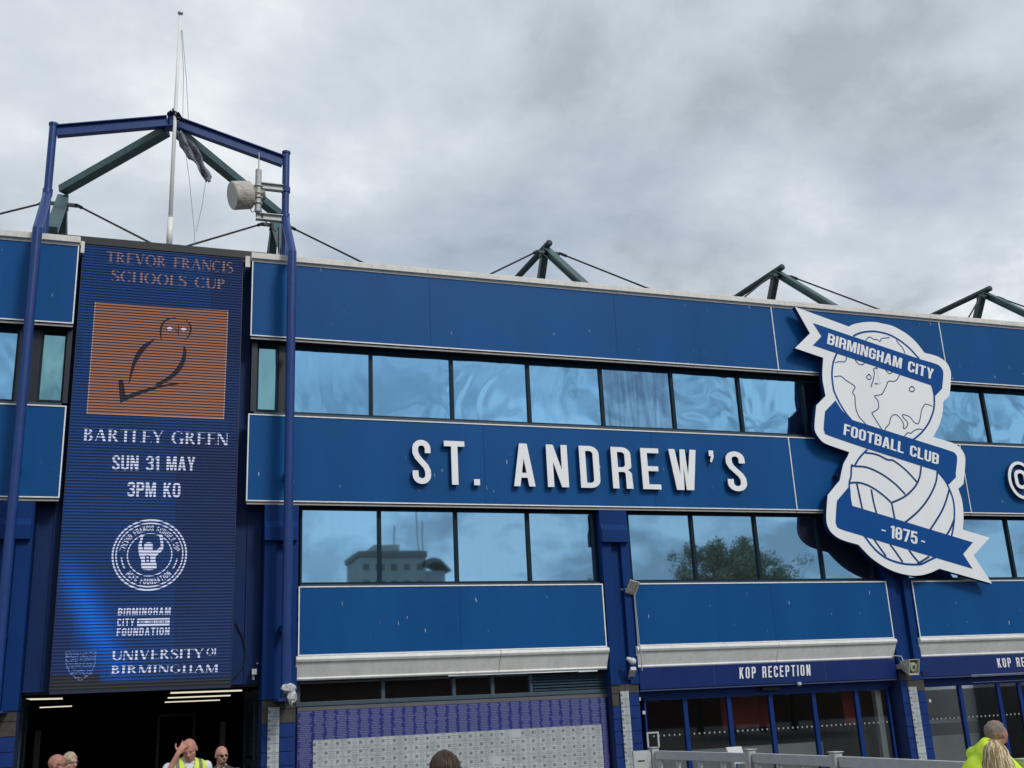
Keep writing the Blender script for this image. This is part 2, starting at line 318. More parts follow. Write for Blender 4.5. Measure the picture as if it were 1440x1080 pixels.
    if ch == 'B': return [fillet([(0,0),(0,1),(w,1,r*.9),(w,.56,.08),(w-.06,.52),(w,.48,.08),(w,0,r*.9)]), fillet([(t,.5+u),(t,1-t*.95),(w-t,1-t*.95,r-t),(w-t,.5+u,r-t)]), fillet([(t,t*.95),(t,.5-u),(w-t,.5-u,r-t),(w-t,t*.95,r-t)])], w
    if ch == '8': return [fillet([(0,0,r),(0,.47,.07),(.03,.515),(0,.56,.07),(0,1,r),(w,1,r),(w,.56,.07),(w-.03,.515),(w,.47,.07),(w,0,r)]), rrect(t,.515+u,w-t,1-t*.92,max(.01,r-t)), rrect(t,t*.92,w-t,.515-u,max(.01,r-t))], w
    if ch == '1': return [[(.10,0),(.10,.80),(0,.80),(0,.90),(.13,1),(.10+t*1.05,1),(.10+t*1.05,0)]], .10+t
    if ch == '7': return [[(w*.18,0),(w-t,1-t),(0,1-t),(0,1),(w,1),(w,.9),(w*.18+t*1.05,0)]], w
    if ch == '@': return [ribbon([(.425+.375*cos(radians(a)), .5+.50*sin(radians(a))) for a in range(-52,-376,-12)]+[(.755,.26),(.69,.25)], t*.72), rrect(.22,.25,.62,.8,.18), rrect(.22+t*.8,.25+t*.8,.62-t*.8,.8-t*.8,.1)], .85
    R_ = ribbon
    if ch == 'C': return [R_([(w-u,.66)]+arc(r,1-r,q,0,180)+arc(r,r,q,180,360)+[(w-u,.34)], t)], w
    if ch == 'G': return [R_([(w-u,.68)]+arc(r,1-r,q,0,180)+arc(r,r,q,180,360)+[(w-u,.48),(w*.52,.48)], t)], w
    if ch == 'U': return [R_([(u,1)]+arc(r,r,q,180,360)+[(w-u,1)], t)], w
    if ch == 'S': return [R_([(w-u,.70)]+arc(r,1-r,q,0,180)+[(u+.005,.70),(u+.05,.60),(w-u-.05,.40),(w-u-.005,.30)]+arc(r,r,q,0,-180)+[(u,.30)], t)], w
    if ch == '3': return [R_([(u,.73)]+arc(r,1-r,q,180,0)+[(w-u,.64),(w-u-.06,.54),(w*.55,.515),(w-u-.06,.48),(w-u,.38)]+arc(r,r,q,0,-180)+[(u,.27)], t)], w
    if ch == '5': return [R_([(w-.02,1-u),(u+.02,1-u),(u,.54),(.30*w+u,.60),(w*.66,.60),(w-u-.02,.54),(w-u,.46)]+arc(r,r,q,0,-180)+[(u,.30)], t)], w
    return [[(0,0),(0,1),(w,1),(w,0)]], w
# thick-and-thin roman capitals for the screen: overlapping strokes, each at its own tiny depth
def serif(ch):
    t, h = .15, .035; w = .72; P = []
    def stem(x, y0=0, y1=1, tt=t, s=(1, 1)):
        P.append([(x,y0),(x,y1),(x+tt,y1),(x+tt,y0)])
        if s[0]: P.append([(x-.07,y0),(x-.07,y0+h),(x+tt+.07,y0+h),(x+tt+.07,y0)])
        if s[1]: P.append([(x-.07,y1-h),(x-.07,y1),(x+tt+.07,y1),(x+tt+.07,y1-h)])
    def bar(x0, x1, y): P.append([(x0,y),(x0,y+h*1.2),(x1,y+h*1.2),(x1,y)])
    def bowl(cx, cy, rx, ry, a0, a1, n=18, fat=t):
        o, i = [], []
        for k in range(n+1):
            a = radians(a0+(a1-a0)*k/n); o.append((cx+rx*cos(a), cy+ry*sin(a))); i.append((cx+(rx-fat)*cos(a), cy+(ry-h*1.3)*sin(a)))
        P.append(o+i[::-1])
    def diag(x0, y0, x1, y1, tt): P.append([(x0-tt/2,y0),(x1-tt/2,y1),(x1+tt/2,y1),(x0+tt/2,y0)])
    if ch == ' ': return [], .45
    if ch == 'I': stem(.08); w = .31
    elif ch == 'T': stem(.26); bar(0,.67,1-h*1.2); P += [[(0,.86),(0,1-h),(.04,1-h)], [(.63,1-h),(.67,1-h),(.67,.86)]]; w = .67
    elif ch == 'E': stem(.07); bar(.2,.58,1-h*1.2); bar(.2,.5,.5); bar(.2,.6,0); P.append([(.56,h),(.6,h),(.6,.16)]); w = .6
    elif ch == 'F': stem(.07); bar(.2,.58,1-h*1.2); bar(.2,.5,.5); w = .56
    elif ch == 'L': stem(.07); bar(.2,.58,0); P.append([(.54,h),(.58,h),(.58,.16)]); w = .58
    elif ch == 'H': stem(.07); stem(.55); bar(.2,.56,.5); w = .77
    elif ch == 'U': stem(.07,.3,1,s=(0,1)); bowl(.38,.3,.31,.3,180,360); stem(.62,.3,1,.05,s=(0,1)); w = .72
    elif ch == 'N': stem(.07,tt=.045); diag(.12,1,.62,0,.17); stem(.64,tt=.045,s=(0,1)); w = .74
    elif ch == 'M': stem(.06,tt=.045); diag(.12,1,.42,0,.16); diag(.73,1,.44,0,.05); stem(.71); w = .92
    elif ch == 'V': diag(.10,1,.38,0,.16); diag(.64,1,.40,0,.045); bar(0,.2,1-h); bar(.54,.74,1-h); w = .74
    elif ch == 'A': diag(.37,1,.09,0,.045); diag(.37,1,.64,0,.16); bar(.2,.52,.33); bar(0,.19,0); bar(.53,.76,0); w = .76
    elif ch == 'Y': diag(.08,1,.34,.45,.15); diag(.62,1,.38,.45,.045); stem(.28,0,.45,s=(1,0)); bar(-.02,.17,1-h); bar(.53,.7,1-h); w = .68
    elif ch == 'O': bowl(.4,.5,.4,.52,0,360,32); w = .8
    elif ch == 'C': bowl(.4,.5,.4,.52,45,315,26); w = .72
    elif ch == 'G': bowl(.4,.5,.4,.52,45,300,26); stem(.56,.03,.42,s=(0,1)); w = .78
    elif ch == 'P': stem(.07); bowl(.22,.75,.34,.25,-90,90,12); w = .58
    elif ch == 'R': stem(.07); bowl(.22,.75,.34,.25,-90,90,12); diag(.32,.5,.6,0,.15); bar(.53,.74,0); w = .72
    elif ch == 'B': stem(.07); bowl(.22,.77,.30,.23,-90,90,12); bowl(.22,.27,.36,.27,-90,90,12); w = .62
    elif ch == 'S': sp = smooth2([(.50,.80),(.42,.95),(.26,.99),(.10,.90),(.09,.72),(.26,.56),(.42,.42),(.50,.26),(.42,.07),(.24,.01),(.08,.08),(.04,.24)],3); P.append(ribbon(sp, [.03+.12*sin(pi*k/(len(sp)-1))**2.2 for k in range(len(sp))])); w = .56
    return P, w
def text_layout(s, gap, w=.4, t=.12, ser=False):
    x = 0; out = []
    for ch in s:
        cs, a = serif(ch) if ser else glyph(ch, w, t)
        out.append((x, cs)); x += a+gap
    return out, x-gap
def flat_text(mb, s, BL, TL, BR, y0, y1, gap=.1, w=.4, t=.12, ser=False, spacer=1.0):
    """text put on the parallelogram BL, TL, BR (x,z points of the plane)"""
    lay, W = text_layout(s, gap, w, t, ser); BL, TL, BR = Vector(BL), Vector(TL), Vector(BR)
    ux = (BR-BL)/W; uy = TL-BL; k = 0
    for x, cs in lay:
        def f(p): q = BL+ux*(x+p[0])+uy*p[1]; return (q.x, q.y)
        if ser:
            for c in cs: mb.prism([[f(p) for p in c]], y0-.0006*k, y1-.0006*k-.0001); k = (k+1) % 6
        elif cs: mb.prism([[f(p) for p in c] for c in cs], y0, y1)
def flat_words(name, s, BL, TL, BR, y0, y1, m, parent, gap=.1, w=.4, t=.12, ser=False):
    lay, W = text_layout(s, gap, w, t, ser); BL, TL, BR = Vector(BL), Vector(TL), Vector(BR); ux = (BR-BL)/W; uy = TL-BL
    mb = MB(); k = 0
    for ch, (x, cs) in list(zip(s, lay))+[(' ', (0, []))]:
        if ch == ' ':
            if mb.v: obj(name, mb, m, parent)
            mb = MB(); continue
        f = lambda p: tuple(BL+ux*(x+p[0])+uy*p[1])
        if ser:
            for c in cs: mb.prism([[f(p) for p in c]], y0-.0006*k, y1-.0006*k-.0001); k = (k+1) % 6
        elif cs: mb.prism([[f(p) for p in c] for c in cs], y0, y1)
def arc_text(mb, s, c, r, a0, a1, h, y0, y1, gap=.12, w=.45, t=.14, inside=False):
    lay, W = text_layout(s, gap, w, t)
    for x, cs in lay:
        for_c = []
        for cc in cs:
            o = []
            for p in cc:
                a = radians(a0+(a1-a0)*(x+p[0])/W); rr = r+(p[1]*h if not inside else (1-p[1])*h)
                o.append((c[0]+rr*cos(a), c[1]+rr*sin(a)))
            for_c.append(o)
        if for_c: mb.prism(for_c, y0, y1)
def xz(p): return (p.x, p.z)
# ---------------------------------------------------------------- ground
g = MB(); g.add([(-600,-600,0),(600,-600,0),(600,17.2,0),(-600,17.2,0)], [(0,1,2,3)])
o = obj('ground', g, mat('asphalt', (.055,.055,.056), .9, var=.2, scale=1.5, bump=.4, bscale=90)); o['kind'] = 'structure'
g = MB(); g.box(-60,60,17.2,18.12,-.3,.02); g.add([(-600,18.12,-.02),(600,18.12,-.02),(600,600,-.02),(-600,600,-.02)], [(0,1,2,3)])
o = obj('pavement', g, mat('paving_concrete', (.20,.19,.18), .85, var=.15, scale=3, bump=.3, bscale=50)); o['kind'] = 'structure'

# ---------------------------------------------------------------- the stand
XL, XR = -9.0, 24.0
YG = 18.25
B = thing('stadium_stand', (8, 18.3, 0), 'long blue clad football stand with two rows of mirror windows and big white lettering', 'football stand')
bays = [(2.578, 8.07), (8.68, 14.297), (14.921, 20.45)]
# core walls and roof
m = MB(); m.box(2.62,XR,18.62,19,2.62,9.7); m.box(XL,-2.15,18.62,19,2.62,9.7); m.box(-2.15,2.62,18.62,19,2.62,10.1)
obj('back_wall', m, DARK, B)
m = MB(); m.box(XL,XR,19.002,40,9.3,9.6); obj('roof_deck', m, mat('roof_sheet', (.2,.21,.22), .6, var=.1), B)
def panel(x0, x1, z0, z1, y=18.0, trims='LRTB', m_=PANEL, nm='cladding_panel', lip=True, deep=.22):
    t = .020
    p = obj(nm, MB().box(x0+.004, x1-.004, y, y+deep, z0+.004, z1-.004), m_, B)
    tr = MB(); f = y-.014; deep = -.001
    if 'T' in trims: tr.box(x0,x1,f,y+deep,z1-t,z1)
    if 'B' in trims: tr.box(x0,x1,f,y+deep,z0,z0+t)
    if 'L' in trims: tr.box(x0,x0+t,f,y+deep,z0+t,z1-t)
    if 'R' in trims: tr.box(x1-t,x1,f,y+deep,z0+t,z1-t)
    obj('edge_trim', tr, TRIM, p)
    if lip: l = MB(); l.box(x0+.01,x1-.01,y+.02,y+.05,z0-.045,z0-.012); obj('soffit', MB().box(x0+.01,x1-.01,y+.051,y+.22,z0-.025,z0+.003), BLACK, p); obj('drip_rail', l, mat('drip_rail_grey', (.46,.44,.42), .5, var=.12, scale=8), p)
    return p
up = [(-9,-1.18,'BTR'), (1.69,12.385,'LBT'), (12.385,16.737,'LBT'), (16.737,24,'LBT')]
for a, b, tr in up: panel(a, b, 8.424, 9.847, trims=tr, lip=True)
md = [(-9,-1.184,'BTR'), (1.69,12.41,'LBT'), (12.41,16.735,'LBT'), (16.735,24,'LBT')]
for a, b, tr in md: panel(a, b, 5.495, 7.009, trims=tr, m_=PANELM)
for a, b in bays+[(-9,-2.3)]: panel(a, b, 2.958, 4.081, lip=False)
for x_, z0_, z1_ in ((4.95,8.46,9.82),(8.75,8.46,9.82),(5.9,5.53,6.98),(9.3,5.53,6.98),(5.35,2.99,4.05),(11.6,2.99,4.05),(-4.6,8.46,9.82)):
    obj('panel_joint', MB().box(x_-.004,x_+.004,17.9985,18.0,z0_,z1_), mat('joint_navy', (.003,.045,.17), .6, spec=.1), B)
# parapet capping in lengths
for a, b in ((-9,-1.16), (1.67,4.9), (4.9,8.9), (8.9,12.7), (12.7,16.5), (16.5,20.3), (20.3,24)):
    c = MB(); c.prism([[(a+.004,9.875),(a+.004,9.965),(b-.004,9.965),(b-.004,9.875)]], 17.93, 18.35); c.prism([[(a,9.965),(a,9.985),(b-.012,9.985),(b-.012,9.965)]], 17.94, 18.36)
    c.box(a,b,17.985,18.3,9.85,9.874); obj('parapet_capping', c, CAP, B)
obj('gutter_end', MB().box(-1.155,-1.10,18.0,18.09,9.72,9.93), CAP, B); obj('gutter_end', MB().box(1.575,1.655,18.0,18.09,9.72,9.93), CAP, B)
# cream flashing under the lowest panels, sloping back
for (a, b), cut in zip(bays+[(-9,-2.3)], ((6.05,), (11.62,), (18.2,), ())):
    xs = [a]+list(cut)+[b]
    for i in range(len(xs)-1):
        u, v = xs[i]+(.004 if i else -.03), xs[i+1]-(.004 if i < len(xs)-2 else -.03)
        prof = [(18.0,2.955),(17.955,2.94),(17.945,2.90),(17.965,2.865),(18.0,2.85),(18.11,2.625),(18.10,2.60),(18.12,2.575),(18.16,2.57),(18.16,2.955)]
        mb = MB(); n = len(prof); mb.add([(u,y,z) for y, z in prof]+[(v,y,z) for y, z in prof], [tuple(range(n))[::-1], tuple(range(n, 2*n))]+[(k, (k+1) % n, n+(k+1) % n, n+k) for k in range(n)])
        obj('cream_flashing', mb, CREAM, B, bevel=.006)
# windows: each pane a window with its frame as sub-part
rw = random.Random(3)
def window(x0, x1, z0, z1, m_, fr=.032, y=YG, head=.0):
    k_ = .004 if z0 > 6 else .0010; ang = (rw.uniform(-k_,k_), rw.uniform(-k_,k_))
    cx, cz = (x0+x1)/2, (z0+z1)/2; hx, hz = (x1-x0)/2-fr+.004, (z1-z0)/2-fr+.004
    v = [(sx*hx, sx*hx*ang[0]+sz*hz*ang[1], sz*hz) for sx, sz in ((-1,-1),(1,-1),(1,1),(-1,1))]
    v += [(a, b+.02, c) for a, b, c in v]
    mb = MB().add(v, [(0,1,2,3),(7,6,5,4),(0,4,5,1),(1,5,6,2),(2,6,7,3),(3,7,4,0)])
    p = obj('window', mb, m_, B); p.location = Vector((cx, y+.02, cz))-B.location
    f = MB(); a, b, c, d = -(x1-x0)/2, (x1-x0)/2, -(z1-z0)/2, (z1-z0)/2
    f.box(a,b,-.045,.0,c,c+fr*1.3); f.box(a,b,-.045,.0,d-fr,d); f.box(a,a+fr,-.045,.0,c+fr*1.3,d-fr); f.box(b-fr,b,-.045,.0,c+fr*1.3,d-fr)
    obj('window_frame', f, mat('window_frame_dark', (.007,.022,.034), .5, spec=.15), p)
    return p
r1 = [2.33,3.872,5.40,6.924,8.449,10.003,11.549,13.098,14.65,16.25,17.862,19.45,21.0,22.5]
for a, b in zip(r1[:-1], r1[1:]): window(a, b, 7.10, 8.40, GLB if a == 8.449 else GLU)
for a, b in ((-6.6,-5.1),(-5.1,-3.55),(-3.55,-2.0)): window(a, b, 7.10, 8.40, GLU)
window(1.84, 2.215, 7.12, 8.40, GLT); window(-1.66, -1.27, 7.12, 8.40, GLT)
obj('window_post', MB().box(2.216,2.329,18.2,18.5,7.1,8.4), DARK, B); obj('window_post', MB().box(-1.999,-1.661,18.22,18.5,7.1,8.4), DARK, B)
for a, b in ((-9,-1.27),(1.80,24)): obj('window_sill', MB().box(a,b,18.16,18.45,7.012,7.098), SILL, B)
for a, b in ((-9,-1.27),(1.80,24)): obj('window_head', MB().box(a,b,18.225,18.6,8.402,8.6), BLACK, B)
obj('wall_return', MB().box(1.74,1.836,18.16,18.6,7.1,8.42), DARK, B); obj('wall_return', MB().box(-1.266,-1.19,18.16,18.6,7.1,8.42), DARK, B)
r2 = [[2.63,3.999,5.39,6.766,8.10],[8.775,10.151,11.564,13.024,14.25],[15.02,16.42,17.869,19.3,20.4]]
for bay in r2:
    for a, b in zip(bay[:-1], bay[1:]): window(a, b, 4.13, 5.455, GLL)
    s = MB(); s.box(bay[0],bay[-1],18.14,18.5,4.082,4.128); obj('window_sill', s, SILL, B)
    s = MB(); s.box(bay[0],bay[-1],18.2,18.6,5.457,5.6); obj('window_head', s, BLACK, B)
# piers with a stepped hood, a recessed channel and painted block below
def pier(x0, x1, hood=(4.835,5.06,5.17), base=2.3, left=True):
    w_ = x1-x0; g0, g1 = x0+w_*.34, x0+w_*.70
    p = obj('pier', MB().box(x0,g0,18.03,18.6,base,5.45).box(g1,x1,18.03,18.6,base,5.45).box(g0,g1,18.12,18.6,base,5.45), NAVY, B)
    h = MB(); prof = [(17.93,hood[0]),(17.93,hood[1]),(18.0,hood[2]),(18.0,5.44),(18.029,5.44),(18.029,hood[0])]
    a, b = x0-.02, x1-.03; n = len(prof)
    h.add([(a,y,z) for y, z in prof]+[(b,y,z) for y, z in prof], [tuple(range(n))[::-1], tuple(range(n, 2*n))]+[(k, (k+1) % n, n+(k+1) % n, n+k) for k in range(n)])
    obj('pier_hood', h, NAVY, p, bevel=.006)
    q = obj('pier_base', MB().box(x0+.01,x1-.01,18.09,18.6,0,base-.002), mat('mortar_blue', (.012,.03,.12), .7), B)
    ch = .215; nb = int(base/ch); bw = (w_-.02)/2
    for k in range(nb+1):
        z0 = k*ch; z1 = min(base-.003, z0+ch-.010)
        if z1-z0 < .03: continue
        for i in range(2):
            off = bw*.5 if k % 2 else 0
            xa = x0+.01+i*bw-off*(1 if i else 0); xb = x0+.01+(i+1)*bw-(off if i == 0 else 0)
            grey = (z0 > 1.9 and rw.random() < .85)
            obj('block', MB().box(xa+.004,xb-.004,18.055+rw.uniform(0,.006),18.088,z0,z1), BRICKGREY if grey else BRICKBLUE, q)
    return p
pier(8.12,8.675); pier(14.33,14.915); pier(2.02,2.573); pier(-2.28,-1.53); pier(20.5,21.1)
# flank walls of the entrance bay: sheet metal with standing seams
m = MB(); m.box(1.45,2.018,18.40,18.6,2.56,7.1); m.box(-1.526,-.95,18.40,18.6,2.56,7.1); m.box(-1.27,1.74,18.42,18.6,7.1,10.0); obj('sheet_wall', m, NAVYW, B)
for x in (1.775,-1.25,1.98,-1.50):
    obj('sheet_seam', MB().box(x-.012,x+.012,18.37,18.399,2.56,5.5), NAVYW, B)
m = MB(); m.box(-1.56,2.1,18.3,18.399,10.02,10.16); m.box(-1.50,2.05,18.33,18.6,9.95,10.019); obj('roof_edge_trim', m, BLACK, B)
# ground floor glazing band above the name boards
p = obj('clerestory_glass', MB().box(2.62,8.12,18.40,18.42,2.24,2.56), SHOPG, B)
for x in (2.64,4.06,5.30,6.0,6.72):
    obj('mullion', MB().box(x-.03,x+.03,18.34,18.44,2.24,2.565), SLATE, p)
obj('sill_bar', MB().box(2.6,8.13,18.30,18.45,2.17,2.238), SLATE, p, bevel=.006)
for k in range(6):
    z = 2.262+k*.05; o = obj('louvre', MB().add([(6.75,18.30,z),(8.12,18.30,z),(8.12,18.36,z+.04),(6.75,18.36,z+.04),(6.75,18.305,z-.008),(8.12,18.305,z-.008),(8.12,18.365,z+.032),(6.75,18.365,z+.032)], [(0,1,2,3),(7,6,5,4),(0,4,5,1),(1,5,6,2),(2,6,7,3),(3,7,4,0)]), SLATE, p)
m = MB(); m.box(2.6,8.14,18.46,18.6,0,2.17); m.box(2.62,8.13,18.27,18.3,2.10,2.16); obj('lower_wall', m, mat('grey_render_wall', (.12,.12,.13), .8, var=.1), B)
# shopfront interiors (dark rooms) behind the glass
m = MB(); m.box(8.7,20.5,23,23.1,0,2.6); m.box(8.76,20.5,18.7,23,2.5,2.6); m.box(14.55,14.75,18.7,23,0,2.5); m.box(8.6,8.7,18.65,23,0,2.5); m.box(8.7,20.5,18.5,23,.0,.012)
m.box(2.62,8.12,19.5,19.6,2.2,2.6)
obj('foyer_room', m, mat('foyer_grey', (.10,.10,.10), .7, var=.15), B)
def shop(x0, x1, mull, name, lab_doors):
    d = MB(); y = 18.3
    bnd = obj('sign_band', MB().box(x0-.09,x1-.02,18.04,18.5,2.20,2.568), mat('navy_sign_band', (.006,.024,.135), .3, var=.06, spec=.3), B)
    sm_ = MB()
    for s in lab_doors: sm_.box(s-.004,s+.004,18.034,18.041,2.21,2.56)
    sm_.box(x0-.09,x1-.02,18.06,18.3,2.165,2.19); obj('band_seam', sm_, mat('navy_seam', (.05,.08,.2), .4), bnd)
    fr = obj('shopfront_frame', MB().box(x0,x1,y,y+.09,2.05,2.163), mat('blue_shop_frame', (.005,.032,.175), .45, var=.08, spec=.2), B)
    for a, b in zip(mull[:-1], mull[1:]):
        w_ = .04; f = obj('glass_pane', MB().box(a+w_,b-w_,y+.03,y+.042,.06,2.0), SHOPG, B)
        q = MB(); q.box(a,a+w_,y+.001,y+.08,0,2.048); q.box(b-w_,b-.001,y+.001,y+.08,0,2.048); q.box(a+w_,b-w_,y+.001,y+.08,2.0,2.048); q.box(a+w_,b-w_,y+.001,y+.08,0,.06)
        obj('pane_frame', q, MATS['blue_shop_frame'], f)
        dots = MB(); n = int((b-a-.12)/.105)
        for i in range(n):
            cx_ = (a+b)/2+(i-(n-1)/2)*.105; cs = [(cx_+.018*cos(k*pi/5), 1.385+.018*sin(k*pi/5)) for k in range(10)]; dots.prism([cs], y+.024, y+.0295)
        o = obj('manifestation_dots', dots, mat('frosted_dot', (.30,.32,.32), .7), f); o['kind'] = 'stuff'
m0 = [8.86,9.70,10.62,11.52,12.48,13.46,14.22]
shop(8.78,14.29,m0,'a',(10.21,12.62))
m1 = [15.06,15.98,16.95,17.50,18.4,19.3,20.3]
shop(14.98,20.45,m1,'b',(17.2,19.4))
m = MB(); m.box(9.1,9.5,19.0,19.05,.1,.95); m.box(10.95,11.45,19.2,19.25,1.4,2.0); m.box(11.6,12.2,19.5,19.55,1.4,2.0); m.box(13.55,13.95,18.9,18.95,1.35,2.3); obj('red_banner', m, mat('foyer_red_board', (.35,.03,.02), .6), B)
m = MB(); m.box(14.0,14.13,18.44,18.55,.0,2.2); m.box(9.2,13.3,19.4,19.6,0,1.05); m.box(15.4,19.5,19.6,19.7,0,1.0); m.box(15.5,19.5,19.55,19.75,1.25,1.33); obj('foyer_counter', m, mat('foyer_pale', (.62,.62,.60), .6, var=.1), B)
# lettering on the sign bands
for tx, b0, b1, yy in (('KOP RECEPTION', (1040,955), (1139,951), 18.03),):
    flat_words('band_lettering', tx, xz(at(1040,954.5,yy)), xz(at(1039.5,938.5,yy)), xz(at(1139.5,950,yy)), 18.02, 18.039, WHITE, B, gap=.24, w=.40, t=.125)
u = at(1404,941.5,18.03); k = at(1139.5,950,18.03).x-at(1040,954.5,18.03).x
flat_words('band_lettering', 'KOP RECEPTION', (u.x,2.315), (u.x,2.50), (u.x+k,2.315), 18.02, 18.039, WHITE, B, gap=.24, w=.40, t=.125)
# ---------------------------------------------------------------- big letters
LT = thing('raised_lettering', (7.9, 17.95, 5.8), "large white raised capitals spelling ST. ANDREW'S across the middle blue band", 'lettering')
sp = [('S',580,607,618,683),('T',625,655,621,682),('.',667,676,676,685),('A',722,753,624,685),('N',769.5,800,627,685),('D',816,844.5,628,686.5),('R',861,889.5,630,687),('E',903,929.5,631,688),('W',943,982.5,633,689),("'",998,1007,635,651),('S',1023,1050.5,635,692)]
side = mat('letter_side_navy', (.03,.05,.11), .5)
for ch, x0, x1, y0, y1 in sp:
    a = ax(x0, (y0+y1)/2, 17.86)+.01; b = ax(x1, (y0+y1)/2, 17.86)-.005
    cs, W_ = glyph(ch, .40, .125); zb, zt = 5.835, 6.635
    if ch == "'": f = lambda p: (a+p[0]*.8, zb+p[1]*.8)
    elif ch == '.': f = lambda p: (a+p[0]*.8, zb+p[1]*.8)
    else: f = lambda p: (a+p[0]*(b-a)/W_, zb+p[1]*(zt-zb))
    cc = [[f(p) for p in c] for c in cs]
    s = obj('letter', MB().prism(cc, 17.911, 17.965), side, LT)
    obj('letter_face', MB().prism(cc, 17.895, 17.91), WHITE, s)
AT = thing('raised_at_sign', (18.2, 17.95, 5.8), 'white raised @ symbol on the blue band at the right edge', 'lettering')
a = ax(1420, 675, 17.86)
cc = [[(a+p[0]*.80*1.05, 5.84+p[1]*.77) for p in c] for c in glyph('@', .4, .12)[0]]
s = obj('letter', MB().prism(cc, 17.911, 17.965), side, AT); obj('letter_face', MB().prism(cc, 17.895, 17.91), WHITE, s)

# ---------------------------------------------------------------- club crest
YC = 17.75
OR = dict(A=(1100,420), B=(1200,440), C=(1130,540), D=(1220,540), E=(1140,640), F=(1240,640), G=(1140,710), H=(1250,710))
def tr(s):
    """'A 1,2 3,4 B 5,6' -> x,z points on the crest's plane"""
    out = []; o = None
    for k in s.split():
        if k in OR: o = OR[k]; continue
        u, v = map(float, k.split(',')); out.append(xz(at(o[0]+u/8.306, o[1]+v/8.306, YC)))
    return out
CR = thing('club_crest_sign', (14.6, 17.8, 5), 'big white and blue globe and ball crest reading BIRMINGHAM CITY FOOTBALL CLUB 1875', 'crest sign')
arc1 = smooth2(tr('A 775,325 835,298 900,283 A 1000,272 1100,275 B 330,122 450,150 560,205 650,265 740,350 830,465'), 4)
arc2 = smooth2(tr('B 830,465 960,500 1040,540 1095,590 1130,660 1141,740 1125,965'), 4)
outer = tr('A 150,95')+arc1[:-1]+arc2+tr('D 885,205')+smooth2(tr('D 885,205 880,300 862,400 828,500 765,618'), 4)[1:-1]+smooth2(tr('D 765,618 930,668 1010,695 1070,735 1120,800 1142,880 1130,1075'), 4)+tr('F 955,335 893,395')+smooth2(tr('F 893,395 930,500 950,620 955,740 945,870'), 4)[1:]+tr('F 1260,965 H 990,590 1205,920 590,745')+smooth2(tr('H 590,745 480,795 380,820 290,826 200,815 100,790 0,750 G 800,685 700,610 620,530 560,465'), 4)[1:]+smooth2(tr('G 430,430 330,390 250,330 200,250 183,150 190,0'), 4)+tr('E 200,465 340,295')+smooth2(tr('E 340,295 360,200 385,100 430,20 C 535,795'), 4)[1:]+smooth2(tr('C 330,725 230,680 160,600 130,520 135,400 150,250'), 4)+tr('C 258,140 235,20')+smooth2(tr('A 484,1017 473,950 470,850 480,690'), 3)[1:]+tr('A 150,578 325,405')
core = obj('sign_tray', MB().prism([outer], YC+.008, YC+.115), mat('crest_side_navy', (.006,.026,.12), .7, spec=.15), CR)
WH2 = mat('crest_white_vinyl', (.84,.86,.88), .3, var=.03, scale=2, streak=.03)
obj('white_face', MB().prism([outer], YC, YC+.007), WH2, CR)
CB = mat('crest_royal_blue', (.001,.068,.275), .4, var=.03, scale=3, spec=.14)
CLN = mat('crest_line_blue', (.010,.052,.18), .4, spec=.2)
def lay(name, polys, k, m_=CB, par=CR):
    mb = MB()
    for i, p in enumerate(polys): mb.prism([p], YC-.002-.0012*k-.0004*(i % 5), YC-.0004-.0012*k-.0004*(i % 5)+.001)
    return obj(name, mb, m_, par)
def st(s, wd=3.4, n=5): return ribbon(smooth2(tr(s), n), wd*.0119)
lay('globe_ring', [st('A 830,437 880,412 950,391 1060,382 B 330,230 420,256 520,308 600,366 680,438 770,540', 3.6), st('A 640,632 600,730 583,830 582,930 600,1060 C 375,130 430,240 500,350 560,420', 3.4), st('B 930,900 942,960 945,1050 D 776,130 780,200 773,290 750,370 710,460 650,545 590,605 535,648', 3.4)], 1)
lay('continent_outline', [st(q, 1.75, 3) for q in ('A 975,490 995,460 1030,450 1065,475 1110,478 1140,500 1165,465 1255,455', 'B 500,315 530,360 575,410 605,475', 'A 620,748 670,735 720,740 745,715 750,680', 'A 850,715 890,760 935,772 960,750', 'A 1095,805 1065,825 1075,870 1060,960 1040,1010 1048,1035 1065,1015 1085,990 1140,1000 1145,985 1115,930 1110,825 1096,806', 'A 1015,880 985,910 1000,940 1025,945 1038,920 1016,881', 'A 1205,830 1240,870 1265,875 1290,850', 'A 1370,890 1340,945 1300,967 1240,965 1215,1020 C 930,95 905,125 830,140 865,190 875,240 870,290 810,330 800,345 850,430 910,525', 'A 605,912 680,905 740,950 830,1010 C 600,45 572,95 600,150 605,260 640,370 700,440 735,480', 'B 685,855 652,885 665,915 695,918 715,890 686,856', 'C 950,540 960,510 1000,465 1020,390 1060,358 1100,370 1150,430 1170,480 1165,515 1185,520 1210,490 1215,450 1165,390 1155,360 1200,365 1250,395 1290,445 1335,465 1360,410 1380,300 D 660,250 690,235 760,262', 'C 1180,610 1215,570 1255,575 1290,545 1350,525 1400,540')], 1, CLN)
lay('ball_ring', [st('C 745,765 690,820 640,880 590,960 E 478,120 470,250 455,300 450,365 456,460', 3.4), st('F 655,195 740,300 790,400 830,510 846,620 846,740 832,860 815,945', 3.4), st('G 625,360 720,485 810,572 900,630 1000,668 1100,690 1200,697 1290,692 H 460,652 545,610', 3.6)], 1)
